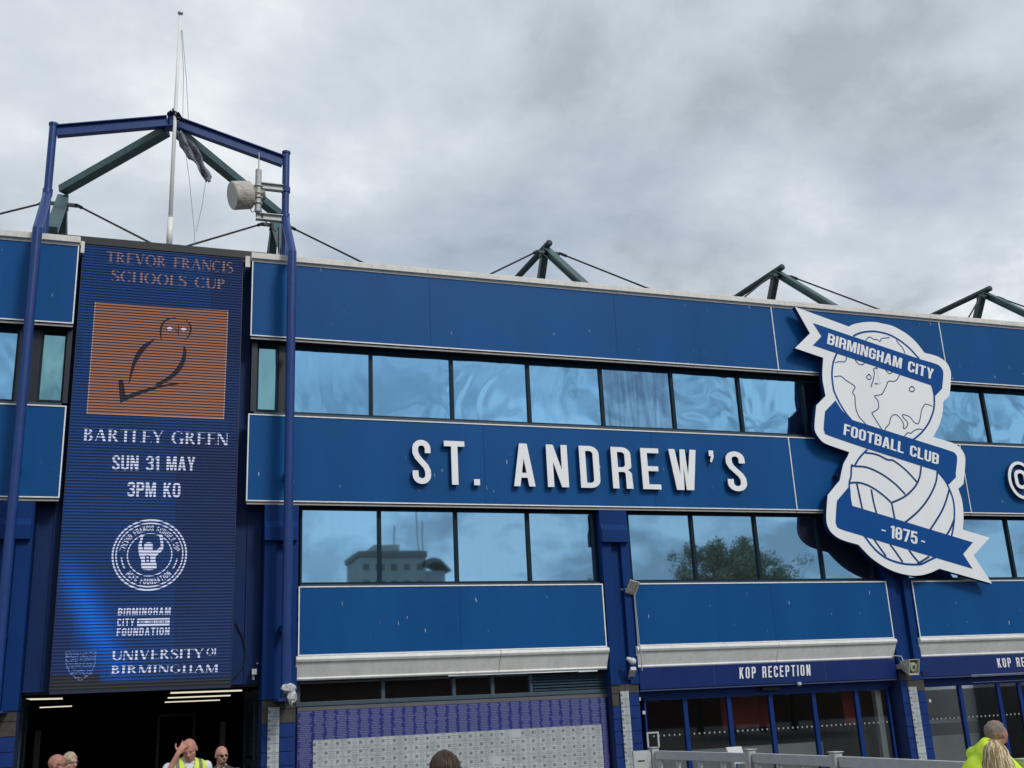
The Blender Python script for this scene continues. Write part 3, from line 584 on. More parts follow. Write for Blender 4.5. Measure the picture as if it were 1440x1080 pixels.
lay('ball_seam', [st(q, 3.4) for q in ('C 720,805 790,810 880,835 980,885 E 960,62 1070,140 1160,225 1240,315', 'E 515,130 640,140 760,185 880,255 1000,350 1105,460', 'E 455,325 560,322 660,350 760,405 860,480 940,555', 'E 945,555 1040,515 1130,460 1220,365 1270,260 1290,130', 'E 538,335 570,480 602,630', 'E 708,400 730,530 768,680', 'E 945,560 982,750', 'F 648,180 635,300 590,420 520,540 430,650 330,740 270,785', 'F 788,400 740,560 680,690 565,870', 'F 843,755 800,860 755,935', 'G 735,395 800,490 880,600', 'G 925,460 1000,560 1075,670', 'G 1145,525 1200,600 1265,675', 'G 1245,690 H 470,605')], 2, CLN)
rb = MB()
lay('ribbon', [tr('A 358,285 B 790,545')+smooth2(tr('B 790,545 960,595 1010,625 1040,665 1050,720 1035,885'), 3)[1:]+tr('B 955,970 938,975 928,910 905,845 A 358,545 458,440')], 4)
lay('ribbon', [tr('C 372,192 405,245 440,300 500,365 550,415')+tr('D 520,640')+smooth2(tr('D 565,655 960,780 1020,812 1045,870 1028,1040'), 3)+tr('F 865,260 780,345 720,262 657,195 635,182')+smooth2(tr('C 745,757 290,600 248,562 234,510 250,320'), 3)], 4)
lay('ribbon', [tr('E 442,372 462,400 468,500 485,592 H 980,438 865,575 975,745 G 612,366')+smooth2(tr('E 605,942 345,862 300,815 291,755 305,535'), 3)], 4)
def ctext(s, BL, TL, BR, gap=.07, w=.44, t=.15):
    flat_words('ribbon_lettering', s, tr(BL)[0], tr(TL)[0], tr(BR)[0], YC-.016, YC-.0095, WH2, CR, gap, w, t)
ctext('BIRMINGHAM CITY', 'A 518,528', 'A 535,405', 'B 925,782')
ctext('FOOTBALL CLUB', 'C 460,592', 'C 472,465', 'D 822,945')
ctext('1875', 'E 925,966', 'E 930,820', 'E 1240,1046')
for q in ('E 822,882 824,868 872,880 872,895', 'E 1285,1012 1287,996 1330,1008 1328,1024'): obj('dash', MB().prism([tr(q)], YC-.016, YC-.0095), WH2, CR)
st_ = MB()
for x, z in ((13.4,8.9),(14.6,8.9),(13.4,6.2),(15.2,6.2),(14.0,5.6),(16.0,6.8),(15.6,8.8)): st_.box(x-.03,x+.03,YC+.116,17.985,z-.03,z+.03)
obj('stand_off_bracket', st_, BLACK, CR)

# ---------------------------------------------------------------- LED screen
SX0, SX1, SZ0, SZ1, YS = -1.128, 1.545, 2.54, 9.93, 18.10
SCN = thing('led_screen', (.2, 18.2, SZ0), 'tall ribbed LED screen above the entrance showing an owl on a brown square', 'screen')
def screen_mat():
    m = bpy.data.materials.new('led_picture_blue'); m.use_nodes = True; t = m.node_tree; L = t.links; b = t.nodes['Principled BSDF']
    b.inputs['Base Color'].default_value = (.01,.012,.02,1); b.inputs['Roughness'].default_value = .6
    tc = N(t, 'ShaderNodeTexCoord'); sp = N(t, 'ShaderNodeSeparateXYZ'); L.new(tc.outputs['Object'], sp.inputs[0])
    X, Z = sp.outputs[0], sp.outputs[2]
    vor = N(t, 'ShaderNodeTexVoronoi'); vor.inputs['Scale'].default_value = .42; vor.inputs['Randomness'].default_value = .9
    mp = N(t, 'ShaderNodeMapping'); mp.inputs['Rotation'].default_value = (0, .7, 0); mp.inputs['Scale'].default_value = (1.3,.01,.6); L.new(tc.outputs['Object'], mp.inputs[0]); L.new(mp.outputs[0], vor.inputs[0])
    sc = N(t, 'ShaderNodeSeparateColor'); L.new(vor.outputs['Color'], sc.inputs[0])
    nz = N(t, 'ShaderNodeTexNoise'); nz.inputs['Scale'].default_value = .7; L.new(tc.outputs['Object'], nz.inputs[0])
    f = mth(t, 'ADD', mth(t, 'MULTIPLY', sc.outputs[0], .55), mth(t, 'MULTIPLY', nz.outputs['Fac'], .5))
    cr = N(t, 'ShaderNodeValToRGB'); L.new(f, cr.inputs[0]); e = cr.color_ramp.elements; e[0].position = .22; e[0].color = (.009,.022,.088,1); e[1].position = .85; e[1].color = (.004,.050,.20,1)
    # bright streak in the picture's lower left corner: curved band
    u = mth(t, 'ADD', X, 1.10); d = mth(t, 'SUBTRACT', mth(t, 'ADD', mth(t, 'MULTIPLY', u, -2.3), 4.75), Z)
    d = mth(t, 'ADD', d, mth(t, 'MULTIPLY', mth(t, 'MULTIPLY', u, u), .15))
    g_ = mth(t, 'POWER', 2.718, mth(t, 'MULTIPLY', mth(t, 'MULTIPLY', d, d), -3.6))
    fade = N(t, 'ShaderNodeMapRange', interpolation_type='SMOOTHSTEP'); L.new(Z, fade.inputs[0]); fade.inputs[1].default_value = 4.9; fade.inputs[2].default_value = 3.7
    fade2 = N(t, 'ShaderNodeMapRange', interpolation_type='SMOOTHSTEP'); L.new(Z, fade2.inputs[0]); fade2.inputs[1].default_value = 2.6; fade2.inputs[2].default_value = 3.6; fade2.inputs[3].default_value = .25
    g2 = mth(t, 'MULTIPLY', mth(t, 'MULTIPLY', g_, fade.outputs[0]), fade2.outputs[0])
    mx = N(t, 'ShaderNodeMix', data_type='RGBA'); L.new(g2, mx.inputs[0]); L.new(cr.outputs[0], mx.inputs[6]); mx.inputs[7].default_value = (.002,.13,.66,1)
    # unlit module strip at the foot
    cut = mth(t, 'LESS_THAN', Z, mth(t, 'ADD', 2.66, mth(t, 'MULTIPLY', mth(t, 'LESS_THAN', X, -.42), .13)))
    mx2 = N(t, 'ShaderNodeMix', data_type='RGBA'); L.new(cut, mx2.inputs[0]); L.new(mx.outputs[2], mx2.inputs[6]); mx2.inputs[7].default_value = (.022,.022,.020,1)
    L.new(mx2.outputs[2], b.inputs['Emission Color']); b.inputs['Emission Strength'].default_value = .82
    return m
disp = obj('display', MB().box(SX0+.012,SX1-.012,YS+.02,YS+.06,SZ0+.01,SZ1-.01), screen_mat(), SCN)
cb = MB(); cb.box(SX0,SX1,YS+.0605,YS+.29,SZ0,SZ1); cb.box(SX0,SX0+.011,YS,YS+.06,SZ0,SZ1); cb.box(SX1-.011,SX1,YS,YS+.06,SZ0,SZ1); cb.box(SX0+.011,SX1-.011,YS-.005,YS+.06,SZ0-.03,SZ0+.009)
obj('cabinet', cb, mat('screen_cabinet', (.012,.020,.055), .5), SCN)
npit = 146; pit = (SZ1-SZ0-.02)/npit
lm = MB().box(SX0+.013-.2,SX1-.013-.2,-.012,.006,-.0066,.0066).mesh('louvre', mat('screen_louvre', (.006,.016,.055), .6, spec=.2))
for k in range(npit): piece('louvre', lm, SCN, (.2, YS+.006, SZ0+.01+pit*(k+.5)))
def em(name, c, s=1.0): return mat(name, (.02,.02,.02), .6, emit=(c, s))
EW = em('led_white', (.52,.57,.76)); EP = em('led_orange', (.24,.14,.13)); EB = em('led_brown', (.245,.103,.062)); EK = em('led_black', (.012,.010,.010)); EG = em('led_pale_blue', (.13,.20,.46))
yk = [YS+.018]
def scr(name, mb_or, m_, par=None): return obj(name, mb_or, m_, par or disp)
def P(ox, oy, sc, pts): return [xz(at(ox+u/sc, oy+v/sc, YS+.01)) for u, v in pts]
def stx(s, ox, oy, sc, BL, TL, BR, m_, gap, w, t, ser=False, dy=0):
    q = P(ox, oy, sc, (BL, TL, BR)); flat_words('screen_lettering', s, q[0], q[1], q[2], YS+.0150-dy, YS+.0165-dy, m_, disp, gap, w, t, ser)
stx('TREVOR FRANCIS', 140, 340, 6.857, (62,193), (68,92), (1290,298), EP, .05, .4, .12, True)
stx('SCHOOLS CUP', 140, 340, 6.857, (110,375), (115,272), (1210,460), EP, .05, .4, .12, True)
pr = MB(); pr.prism([P(60,320,3.6,((265,375),(940,420),(918,970),(222,942)))], YS+.0185, YS+.0195); obj('picture_square', pr, EB, disp)
bd = MB(); q = P(60,320,3.6,((265,375),(940,420),(918,970),(222,942))); bd.prism([q, [(p[0]+(.012 if i in (0,3) else -.012), p[1]+(-.012 if i < 2 else .012)) for i, p in enumerate(q)]], YS+.0172, YS+.0182); obj('picture_border', bd, em('led_tan', (.45,.30,.26)), disp)
ow = MB()
def opoly(pts, d=0): ow.prism([smooth2(P(60,320,3.6,pts), 3, True)], YS+.0160-d, YS+.0168-d)
opoly([(565,568),(520,585),(480,625),(452,690),(435,785),(447,765),(470,695),(515,622)])
opoly([(714,598),(708,645),(684,700),(636,752),(566,795),(600,796),(676,748),(718,688),(728,625)])
ow.prism([P(60,320,3.6,[(383,778),(395,768),(408,772),(420,850),(480,828),(560,805),(650,788),(745,783),(600,808),(500,842),(392,888)])], YS+.0160, YS+.0168)
ow.prism([ribbon(smooth2(P(60,320,3.6,[(675,455),(630,465),(603,495),(597,540),(603,572)]),3), [.016,.02,.026,.03,.032,.034,.036,.036,.03,.026,.022,.018,.014])], YS+.0150, YS+.0158)
ow.prism([ribbon(smooth2(P(60,320,3.6,[(725,468),(745,490),(750,518),(740,548),(718,568)]),3), [.014,.018,.024,.028,.03,.032,.03,.028,.026,.022,.018,.016,.012])], YS+.0150, YS+.0158)
for ex, ey in ((643,512),(714,516)):
    c = P(60,320,3.6,[(ex,ey)])[0]; ow.prism([[(c[0]+.062*cos(k*pi/8), c[1]+.045*sin(k*pi/8)) for k in range(16)], [(c[0]+.052*cos(k*pi/8), c[1]+.034*sin(k*pi/8)) for k in range(16)]], YS+.0150, YS+.0158)
ow.prism([ribbon(P(60,320,3.6,[(688,486),(688,548)]), .012)], YS+.0150, YS+.0158); ow.prism([ribbon(P(60,320,3.6,[(672,508),(682,530),(688,520)]), .012)], YS+.0140, YS+.0148)
obj('owl_drawing', ow, EK, disp)
for ex, ey in ((643,512),(714,516)):
    ey_ = MB(); c = P(60,320,3.6,[(ex,ey)])[0]; ey_.prism([[(c[0]+.05*cos(k*pi/8), c[1]+.032*sin(k*pi/8)) for k in range(16)]], YS+.0150, YS+.0158); obj('owl_eye', ey_, em('led_lilac', (.60,.52,.72)), disp)
stx('BARTLEY GREEN', 110, 590, 6, (38,180), (45,72), (1265,220), EW, .04, .4, .12, True)
stx('SUN 31 MAY', 110, 590, 6, (285,424), (290,300), (985,438), EW, .09, .44, .135)
stx('3PM KO', 110, 590, 6, (412,648), (417,525), (860,655), EW, .09, .44, .135)
# round badge
cc_ = P(150,720,9,((545,540),))[0]; Rr = (P(150,720,9,((1018,540),))[0][0]-P(150,720,9,((65,540),))[0][0])/2
def ring(r0, r1, n=64): return [[(cc_[0]+r*cos(2*pi*k/n), cc_[1]+r*sin(2*pi*k/n)) for k in range(n)] for r in (r1, r0)]
bg_ = MB()
for r0, r1 in ((.955,1.0),(.87,.905),(.575,.605)): bg_.prism(ring(r0*Rr, r1*Rr), YS+.0150, YS+.0162)
arc_text(bg_, 'TREVOR FRANCIS SCHOOLS CUP', cc_, .665*Rr, 172, 8, .155*Rr, YS+.0150, YS+.0162, gap=.18)
arc_text(bg_, 'BCFC FOUNDATION', cc_, .665*Rr, 222, 318, .155*Rr, YS+.0150, YS+.0162, gap=.18, inside=True)
for a0, a1 in ((186,212),(328,354)): bg_.prism([ribbon([(cc_[0]+.745*Rr*cos(radians(a)), cc_[1]+.745*Rr*sin(radians(a))) for a in range(a0, a1+1, 4)], .02)], YS+.0150, YS+.0162)
obj('round_badge', bg_, EW, disp)
fg = MB(); F = lambda pts: P(150,720,9,pts)
fg.prism([smooth2(F([(432,285),(462,282),(462,315),(443,400),(455,455),(470,480),(475,415),(500,388),(530,382),(565,388),(583,415),(585,490),(640,470),(685,430),(672,330),(664,292),(704,290),(712,350),(718,455),(690,500),(625,560),(618,620),(628,720),(450,725),(440,620),(410,540),(400,430),(425,350)]),2,True)], YS+.0138, YS+.0148); obj('player_figure', fg, EW, disp)
e8 = MB(); flat_text(e8, '8', *F([(485,645),(485,545),(553,645)]), YS+.0125, YS+.0135, w=.62, t=.17); obj('shirt_number', e8, em('led_navy', (.012,.04,.14)), disp)
for s, BL, TL, BR in (('BIRMINGHAM',(513,152),(519,92),(957,145)), ('CITY',(508,241),(512,180),(652,239)), ('FOUNDATION',(503,325),(508,262),(948,315))):
    stx(s, 80, 840, 6, BL, TL, BR, EW, .14, .42, .14)
bx = MB(); bx.prism([P(80,840,6,((677,242),(678,180),(952,174),(949,236)))], YS+.0150, YS+.0162); obj('white_strip', bx, EW, disp)
stx('MORE THAN FOOTBALL', 80, 840, 6, (692,224), (693,193), (938,218), em('led_navy', (.012,.04,.14)), .12, .42, .14, dy=.002)
stx('UNIVERSITY', 80, 840, 6, (460,530), (465,447), (1235,514), EW, .05, .4, .12, True)
stx('OF', 80, 840, 6, (1262,490), (1265,430), (1365,485), EW, .05, .4, .12, True)
stx('BIRMINGHAM', 80, 840, 6, (455,645), (460,578), (1360,630), EW, .09, .4, .12, True)
sh = MB(); rs = random.Random(5)
for k in range(150):
    v = 460+k//13*20+rs.uniform(-3,3); u = 82+(k % 13)*19+rs.uniform(-6,6)
    if v > 600 and (u < 120 or u > 290) or v > 655 and (u < 150 or u > 260): continue
    c = P(80,840,6,((u,v),))[0]; wv = rs.uniform(.006,.02); sh.box(c[0]-wv,c[0]+wv,YS+.0150,YS+.0162,c[1]-.005,c[1]+.005)
for q in ([(75,456),(330,452)], [(75,456),(78,560),(110,640),(190,702)], [(330,452),(322,560),(290,640),(200,702)]): sh.prism([ribbon(P(80,840,6,q), .008)], YS+.0140, YS+.0148)
obj('shield_emblem', sh, EG, disp)

# ---------------------------------------------------------------- supporters' name boards
def names_mat(name, ncol, nrow, ground, ink, dense=.78, rows2=1):
    m = bpy.data.materials.new(name); m.use_nodes = True; t = m.node_tree; L = t.links; b = t.nodes['Principled BSDF']; b.inputs['Roughness'].default_value = .45
    tc = N(t, 'ShaderNodeTexCoord'); sp = N(t, 'ShaderNodeSeparateXYZ'); L.new(tc.outputs['Generated'], sp.inputs[0])
    u = mth(t, 'MULTIPLY', sp.outputs[0], ncol); v = mth(t, 'MULTIPLY', sp.outputs[2], nrow)
    fu = mth(t, 'FRACT', u); fv = mth(t, 'FRACT', v); iu = mth(t, 'FLOOR', u); iv = mth(t, 'FLOOR', v)
    cb = N(t, 'ShaderNodeCombineXYZ'); L.new(iu, cb.inputs[0]); L.new(iv, cb.inputs[1]); wn = N(t, 'ShaderNodeTexWhiteNoise'); L.new(cb.outputs[0], wn.inputs[0])
    half = mth(t, 'ADD', mth(t, 'MULTIPLY', wn.outputs['Value'], .20), .27)
    d = mth(t, 'ABSOLUTE', mth(t, 'SUBTRACT', fu, .5)); inx = mth(t, 'LESS_THAN', d, half)
    inv_ = mth(t, 'LESS_THAN', mth(t, 'ABSOLUTE', mth(t, 'SUBTRACT', fv, .5)), .33)
    n = N(t, 'ShaderNodeTexNoise'); n.inputs['Scale'].default_value = 1; n.inputs['Detail'].default_value = 2
    cb2 = N(t, 'ShaderNodeCombineXYZ'); L.new(mth(t, 'MULTIPLY', u, 17), cb2.inputs[0]); L.new(mth(t, 'MULTIPLY', v, 2.3), cb2.inputs[1]); L.new(cb2.outputs[0], n.inputs[0])
    ltr = mth(t, 'GREATER_THAN', n.outputs['Fac'], .45)
    k = mth(t, 'MULTIPLY', mth(t, 'MULTIPLY', inx, inv_), mth(t, 'MULTIPLY', mth(t, 'ADD', mth(t, 'MULTIPLY', ltr, .6), .3), dense))
    mx = N(t, 'ShaderNodeMix', data_type='RGBA'); L.new(k, mx.inputs[0]); mx.inputs[6].default_value = (*ground, 1); mx.inputs[7].default_value = (*ink, 1); L.new(mx.outputs[2], b.inputs['Base Color'])
    return m
YB = 18.25
x0, x1 = 2.615, 8.09; zt = 2.095; bxl = ax(440,1040,YB); bxr = ax(845,1017,YB); zb_ = az(640,1030,YB)
NB = thing('supporters_name_board', (5.3, 18.27, 0), 'board of illegible supporter names in white on purple-blue with pale plaques below', 'name board')
pur = names_mat('names_print_blue', 27, 17, (.008,.016,.17), (.21,.23,.38), .66); pur1 = names_mat('names_print_blue_narrow', 1, 62, (.008,.016,.17), (.21,.23,.38), .66)
obj('name_panel', MB().box(bxl,bxr,YB,18.268,zb_,zt), pur, NB)
obj('name_panel', MB().box(x0,bxl-.003,YB,18.268,.25,zt), pur1, NB); obj('name_panel', MB().box(bxr+.003,x1,YB,18.268,.25,zt), pur1, NB)
def plaque_mat():
    m = bpy.data.materials.new('plaque_print'); m.use_nodes = True; t = m.node_tree; L = t.links; b = t.nodes['Principled BSDF']; b.inputs['Roughness'].default_value = .4
    tc = N(t, 'ShaderNodeTexCoord'); sp = N(t, 'ShaderNodeSeparateXYZ'); L.new(tc.outputs['Generated'], sp.inputs[0]); oi = N(t, 'ShaderNodeObjectInfo')
    X, Z = sp.outputs[0], sp.outputs[2]; R_ = oi.outputs['Random']
    dx = mth(t, 'MULTIPLY', mth(t, 'SUBTRACT', X, .12), 1.35); dz = mth(t, 'SUBTRACT', Z, .5)
    dot = mth(t, 'LESS_THAN', mth(t, 'ADD', mth(t, 'MULTIPLY', dx, dx), mth(t, 'MULTIPLY', dz, dz)), .034)
    v = mth(t, 'MULTIPLY', Z, 4); fv = mth(t, 'FRACT', v); ln = mth(t, 'LESS_THAN', mth(t, 'ABSOLUTE', mth(t, 'SUBTRACT', fv, .5)), .22)
    cb = N(t, 'ShaderNodeCombineXYZ'); L.new(mth(t, 'FLOOR', v), cb.inputs[0]); L.new(R_, cb.inputs[1]); wn = N(t, 'ShaderNodeTexWhiteNoise'); L.new(cb.outputs[0], wn.inputs[0])
    hl = mth(t, 'ADD', mth(t, 'MULTIPLY', wn.outputs['Value'], .22), .10)
    ix = mth(t, 'LESS_THAN', mth(t, 'ABSOLUTE', mth(t, 'SUBTRACT', X, .60)), hl)
    k = mth(t, 'MAXIMUM', mth(t, 'MULTIPLY', dot, .62), mth(t, 'MULTIPLY', mth(t, 'MULTIPLY', ln, ix), .42))
    k = mth(t, 'MULTIPLY', k, mth(t, 'LESS_THAN', R_, .965))
    mr = N(t, 'ShaderNodeMapRange'); L.new(R_, mr.inputs[0]); mr.inputs[3].default_value = .37; mr.inputs[4].default_value = .45
    cc = N(t, 'ShaderNodeCombineColor'); L.new(mr.outputs[0], cc.inputs[0]); L.new(mth(t, 'MULTIPLY', mr.outputs[0], 1.10), cc.inputs[1]); L.new(mth(t, 'MULTIPLY', mr.outputs[0], 1.15), cc.inputs[2])
    mx = N(t, 'ShaderNodeMix', data_type='RGBA'); L.new(k, mx.inputs[0]); L.new(cc.outputs[0], mx.inputs[6]); mx.inputs[7].default_value = (.03,.04,.05,1); L.new(mx.outputs[2], b.inputs['Base Color'])
    return m
PLQ = plaque_mat()
nc = 27; pw = (bxr-bxl)/nc; ph = .138; rows = 11
obj('plaque_backing', MB().box(bxl,bxr,YB+.012,18.268,zb_-ph*rows,zb_-.001), mat('joint_grey', (.24,.25,.26), .7), NB)
pm = MB().box(-pw/2+.0014,pw/2-.0014,-.012,.0115,-ph/2+.0014,ph/2-.0014).mesh('plaque', PLQ); rp = random.Random(9)
for r in range(rows):
    for c in range(nc): piece('plaque', pm, NB, (bxl+(c+.5)*pw, YB+rp.uniform(-.001,.001), zb_-(r+.5)*ph))
# narrow strips of plaques fixed to the piers
def strip(px0, px1, label, y=18.04):
    xa, xb = ax(px0[0], px0[1], y), ax(px1[0], px1[1], y); zt = az(px0[0], px0[1], y)
    S = thing('plaque_strip', ((xa+xb)/2, y, 0), label, 'plaque strip', 'narrow plaque strips on the piers')
    me = MB().box(-(xb-xa)/2,(xb-xa)/2,-.010,.010,-ph/2+.003,ph/2-.003).mesh('plaque', PLQ)
    for k in range(14): piece('plaque', me, S, ((xa+xb)/2, y, zt-(k+.5)*ph))
strip((377,995), (393,992), 'narrow pale plaque strip on the pier beside the open entrance gate')
strip((872,972), (883.5,971), 'narrow pale plaque strip on the pier left of the reception doors')
strip((1277,966), (1288,965), 'narrow pale plaque strip on the pier below the horn loudspeaker')
# ---------------------------------------------------------------- blue tube portal over the entrance
PF = thing('entrance_portal_frame', (.25, 18.0, 2.3), 'royal blue tube portal frame with two cranked posts rising over the LED screen', 'portal frame')
xl_, xr_ = -1.80, 2.325; YU, YL = 18.55, 17.5
def post(x, s):
    p = obj('post', MB().tube([(x,YU,8.9),(x,YU,12.39)], .068, 24), POST, PF)
    obj('post_cap', MB().tube([(x,YU,12.37),(x,YU,12.41)], .082, 16), POST, p)
    q = obj('cranked_post', MB().tube([(x,YU,11.0),(x,YL,9.86),(x,YL,2.30)], .078, 24), POST, PF)
    fn = MB(); fn.box(x-.028,x+.028,YL+.07,YL+.20,2.4,9.80); fn.box(x-.045,x+.045,YL+.20,YL+.215,2.4,9.80)
    fn.beam((x,YU-.0,10.86),(x,YL+.12,9.76),.05,.10,(0,1,0)); obj('fin_plate', fn, POST, q)
    obj('foot_plate', MB().box(x-.13,x+.13,YL-.12,18.14,2.26,2.298), POST, q)
    for z in (3.4,5.9,8.2): obj('wall_bracket', MB().box(x-.04,x+.04,YL+.216,17.99 if z > 5.5 else 18.13,z-.05,z+.05), POST, q)
    obj('collar', MB().tube([(x,YU,10.98),(x,YU,11.10)], .085, 16), POST, p)
    return p
post(xl_, -1); post(xr_, 1)
ap = Vector((.228, YU, 12.74))
for x, zz in ((xl_, 12.26), (xr_, 12.20)):
    s = 1 if x > 0 else -1; a = Vector((ap.x+s*.09, YU, ap.z)); b = Vector((x-s*.05, YU, zz))
    obj('top_beam', MB().ibeam(a, b, .13, .215, .018), POST, PF)
nd = MB().tube([ap+Vector((0,-.04,-.17)), ap+Vector((0,-.04,.17))], .075, 14)
for z in (-.14,.14): nd.tube([ap+Vector((0,-.04,z-.012)), ap+Vector((0,-.04,z+.012))], .115, 14)
nd.box(ap.x-.10,ap.x+.10,YU+.02,YU+.12,ap.z-.13,ap.z+.13); obj('apex_clamp', nd, POST, PF)
# tangled net / cloth caught on the clamp
def crumple(name, path, wid, seed, m, parent=None, n=14, k=9):
    mb = MB(); v = []; rr = random.Random(seed); P = [Vector(p) for p in path]
    for i in range(n+1):
        t = i/n*(len(P)-1); a = min(int(t), len(P)-2); c = P[a].lerp(P[a+1], t-a); ww = wid[a]+(wid[a+1]-wid[a])*(t-a)
        for j in range(k+1):
            ph = 2*pi*j/k*1.4+i*.5; q = c+Vector((ww*(j/k-.5), .05*sin(ph)*ww/.15, .02*sin(ph*1.7+i)))+Vector(noise.noise_vector(Vector((i*.6, j*.7, seed))))*.035
            v.append(q)
    f = [(i*(k+1)+j, i*(k+1)+j+1, (i+1)*(k+1)+j+1, (i+1)*(k+1)+j) for i in range(n) for j in range(k)]
    mb.add(v, f); o = obj(name, mb, m, parent, smooth=True); s = o.modifiers.new('thick', 'SOLIDIFY'); s.thickness = .006; return o
cl = mat('grimy_flag_cloth', (.17,.18,.22), .85, var=.6, scale=9)
FL = crumple('flag', [at(253,184,18.4),at(262,202,18.42),at(275,222,18.4),at(281,232,18.38),at(290,246,18.4),at(292,256,18.4)], [.10,.22,.26,.14,.20,.07], 4, cl)
tag(FL, 'dark tattered flag hanging furled and tangled below the portal apex', 'flag')
nt_ = crumple('cloth_scrap', [at(243,155,18.35),at(246,160,18.4),at(257,170,18.42)], [.10,.16,.09], 8, mat('dark_cloth', (.02,.025,.04), .9, var=.4, scale=9), n=6)
tag(nt_, 'small black scrap of cloth snagged round the pole at the portal apex', 'cloth')

# ---------------------------------------------------------------- flagpole
FP = thing('flagpole', (.262, 18.40, 10.2), 'tall white tapered flagpole standing on the roof edge above the screen', 'flagpole')
o = obj('pole', MB().tube([(.272,18.42,10.2),(.262,18.42,12.9),(.262,18.42,13.4),(.262,18.42,14.98)], [.038,.034,.029,.024], 14), mat('pole_white', (.84,.84,.82), .4, var=.08, scale=4, streak=.1), FP, smooth=True)
obj('base_sleeve', MB().tube([(.272,18.42,10.16),(.272,18.42,10.72)], .052, 14), mat('pole_white', (0,0,0)), FP, smooth=True)
obj('finial', MB().ball((.262,18.42,15.04), (.055,.055,.04), 14, 8), mat('finial_metal', (.55,.53,.5), .3, metal=.8), FP, smooth=True)
hl = mat('halyard_line', (.25,.26,.27), .7)
lines = MB()
lines.tube([at(255,42,18.38),at(258,100,18.38),at(257,165,18.38)], .005, 5); lines.tube([at(256,42,18.38),at(262,110,18.38),at(265,170,18.38)], .005, 5)
lines.tube([at(258,195,18.38),at(266,250,18.38),at(273,322,18.38),at(274,344,18.38)], .005, 5); lines.tube([at(289,258,18.38),at(284,290,18.38),at(276,325,18.38)], .005, 5)
obj('halyard', lines, hl, FP)

# ---------------------------------------------------------------- roof trusses and their stays
def truss(x, label, full=True, mids=((-3.1,9.6),(3.1,9.72))):
    T = thing('roof_truss', (x, 20.5, 9.6), label, 'roof truss', 'green roof trusses behind the parapet')
    zt = 11.86
    if full:
        obj('boom', MB().tube([(x,20.22,zt+.02),(x,34,zt+.35)], .075, 14), GREEND, T, smooth=True)
    obj('front_strut', MB().ibeam((x,20.45,zt-.06),(x,18.45,zt-1.735),.16,.15,.018,(0,1,0)) if full else MB().beam((x,20.45,zt+.02),(x,18.72,zt-1.46),.20,.14,(0,1,0)), GREEN, T)
    obj('back_strut', MB().beam((x,20.55,zt-.1),(x,21.9,9.6),.15,.15,(0,1,0)), GREEND, T)
    obj('rear_strut', MB().beam((x,20.6,zt-.1),(x,24.0,9.6),.15,.15,(0,1,0)), GREEND, T) if not full else None
    g = MB(); g.box(x-.10,x+.10,20.36,20.64,zt-.16,zt-.10); g.box(x-.28,x+.28,20.30,20.36,zt-.20,zt-.14); g.box(x-.06,x+.06,20.40,20.60,zt-.10,zt+.04); obj('head_plate', g, GREEND, T)
    for s, (mx_, mz_) in zip((-1, 1), mids):
        a = Vector((x+s*.26,20.3,zt-.17)); b = Vector((x+mx_,18.5,mz_)); c = MB().tube([a, b], .020, 8)
        d = (b-a).normalized(); c.tube([a, a+d*.18], .034, 8); obj('stay_rod', c, BLACK, T)
    return T
truss(-1.70, 'green truss head with a mossy front strut at the left portal post', False, ((-3.1,9.55),(1.90,10.12)))
truss(2.36, 'green truss head behind the dish antenna at the right portal post', False, ((-2.04,10.12),(3.0,9.55)))
truss(8.36, 'green roof truss with round boom end, leftmost of the three behind the long parapet')
truss(14.40, 'green roof truss with round boom end, above the left tip of the crest sign')
truss(20.70, 'green roof truss with round boom end, nearest the right edge of the photo')
# sloping struts from the portal apex back to the truss heads
PS = thing('portal_back_struts', (.23, 18.7, 12.6), 'pair of weathered green box struts sloping from the portal apex down to the truss heads', 'struts')
obj('strut', MB().beam((.12,18.66,12.60),(-1.72,20.40,12.02),.19,.15,(0,0,1)), GREEN, PS)
obj('strut', MB().beam((.34,18.66,12.60),(2.42,20.40,11.98),.19,.15,(0,0,1)), GREEN, PS)

# ---------------------------------------------------------------- dish antenna
DA = thing('dish_antenna', (1.9, 18.4, 11.0), 'cream drum shaped dish antenna stained below, bracketed off the right portal post', 'dish antenna')
yD = 18.45
drum = Vector(at(327,275,yD)); dax = Vector((-.93,-.2,-.25)).normalized(); back = drum-dax*.40
dm = mat('drum_cream', (.50,.47,.41), .6, var=.15, scale=5, dirt=.85)
obj('drum', MB().tube([drum, drum-dax*.02, drum-dax*.33, drum-dax*.34], [.262,.268,.262,.245], 32), dm, DA, smooth=False, bevel=.004)
obj('radome_face', MB().tube([drum+dax*.012, drum-dax*.001], [.250,.262], 32), mat('radome', (.52,.50,.47), .6, var=.08), DA)
obj('feed_housing', MB().tube([drum-dax*.341, drum-dax*.42, drum-dax*.43, drum-dax*.52, drum-dax*.521, drum-dax*.60], [.19,.17,.10,.10,.13,.12], 18), mat('weathered_alloy', (.22,.20,.16), .6, metal=.3, var=.4, scale=20), DA)
px = ax(363,270,yD); zt = az(363,239,yD); zb = az(363,298,yD)
obj('mount_pipe', MB().tube([(px,yD,zb),(px,yD,zt)], .058, 14), GALV, DA, smooth=False)
cl_ = MB()
for py in (262,272,278,286): z = az(363,py,yD); cl_.tube([(px,yD,z-.015),(px,yD,z+.015)], .085, 12); cl_.beam((px,yD,z),(px-.16,yD-.03,z),.03,.03)
obj('pipe_clamp', cl_, GALV, DA)
obj('whip_aerial', MB().tube([(px,yD,zt),(px,yD,az(363,214,yD))], .011, 8), GALV, DA)
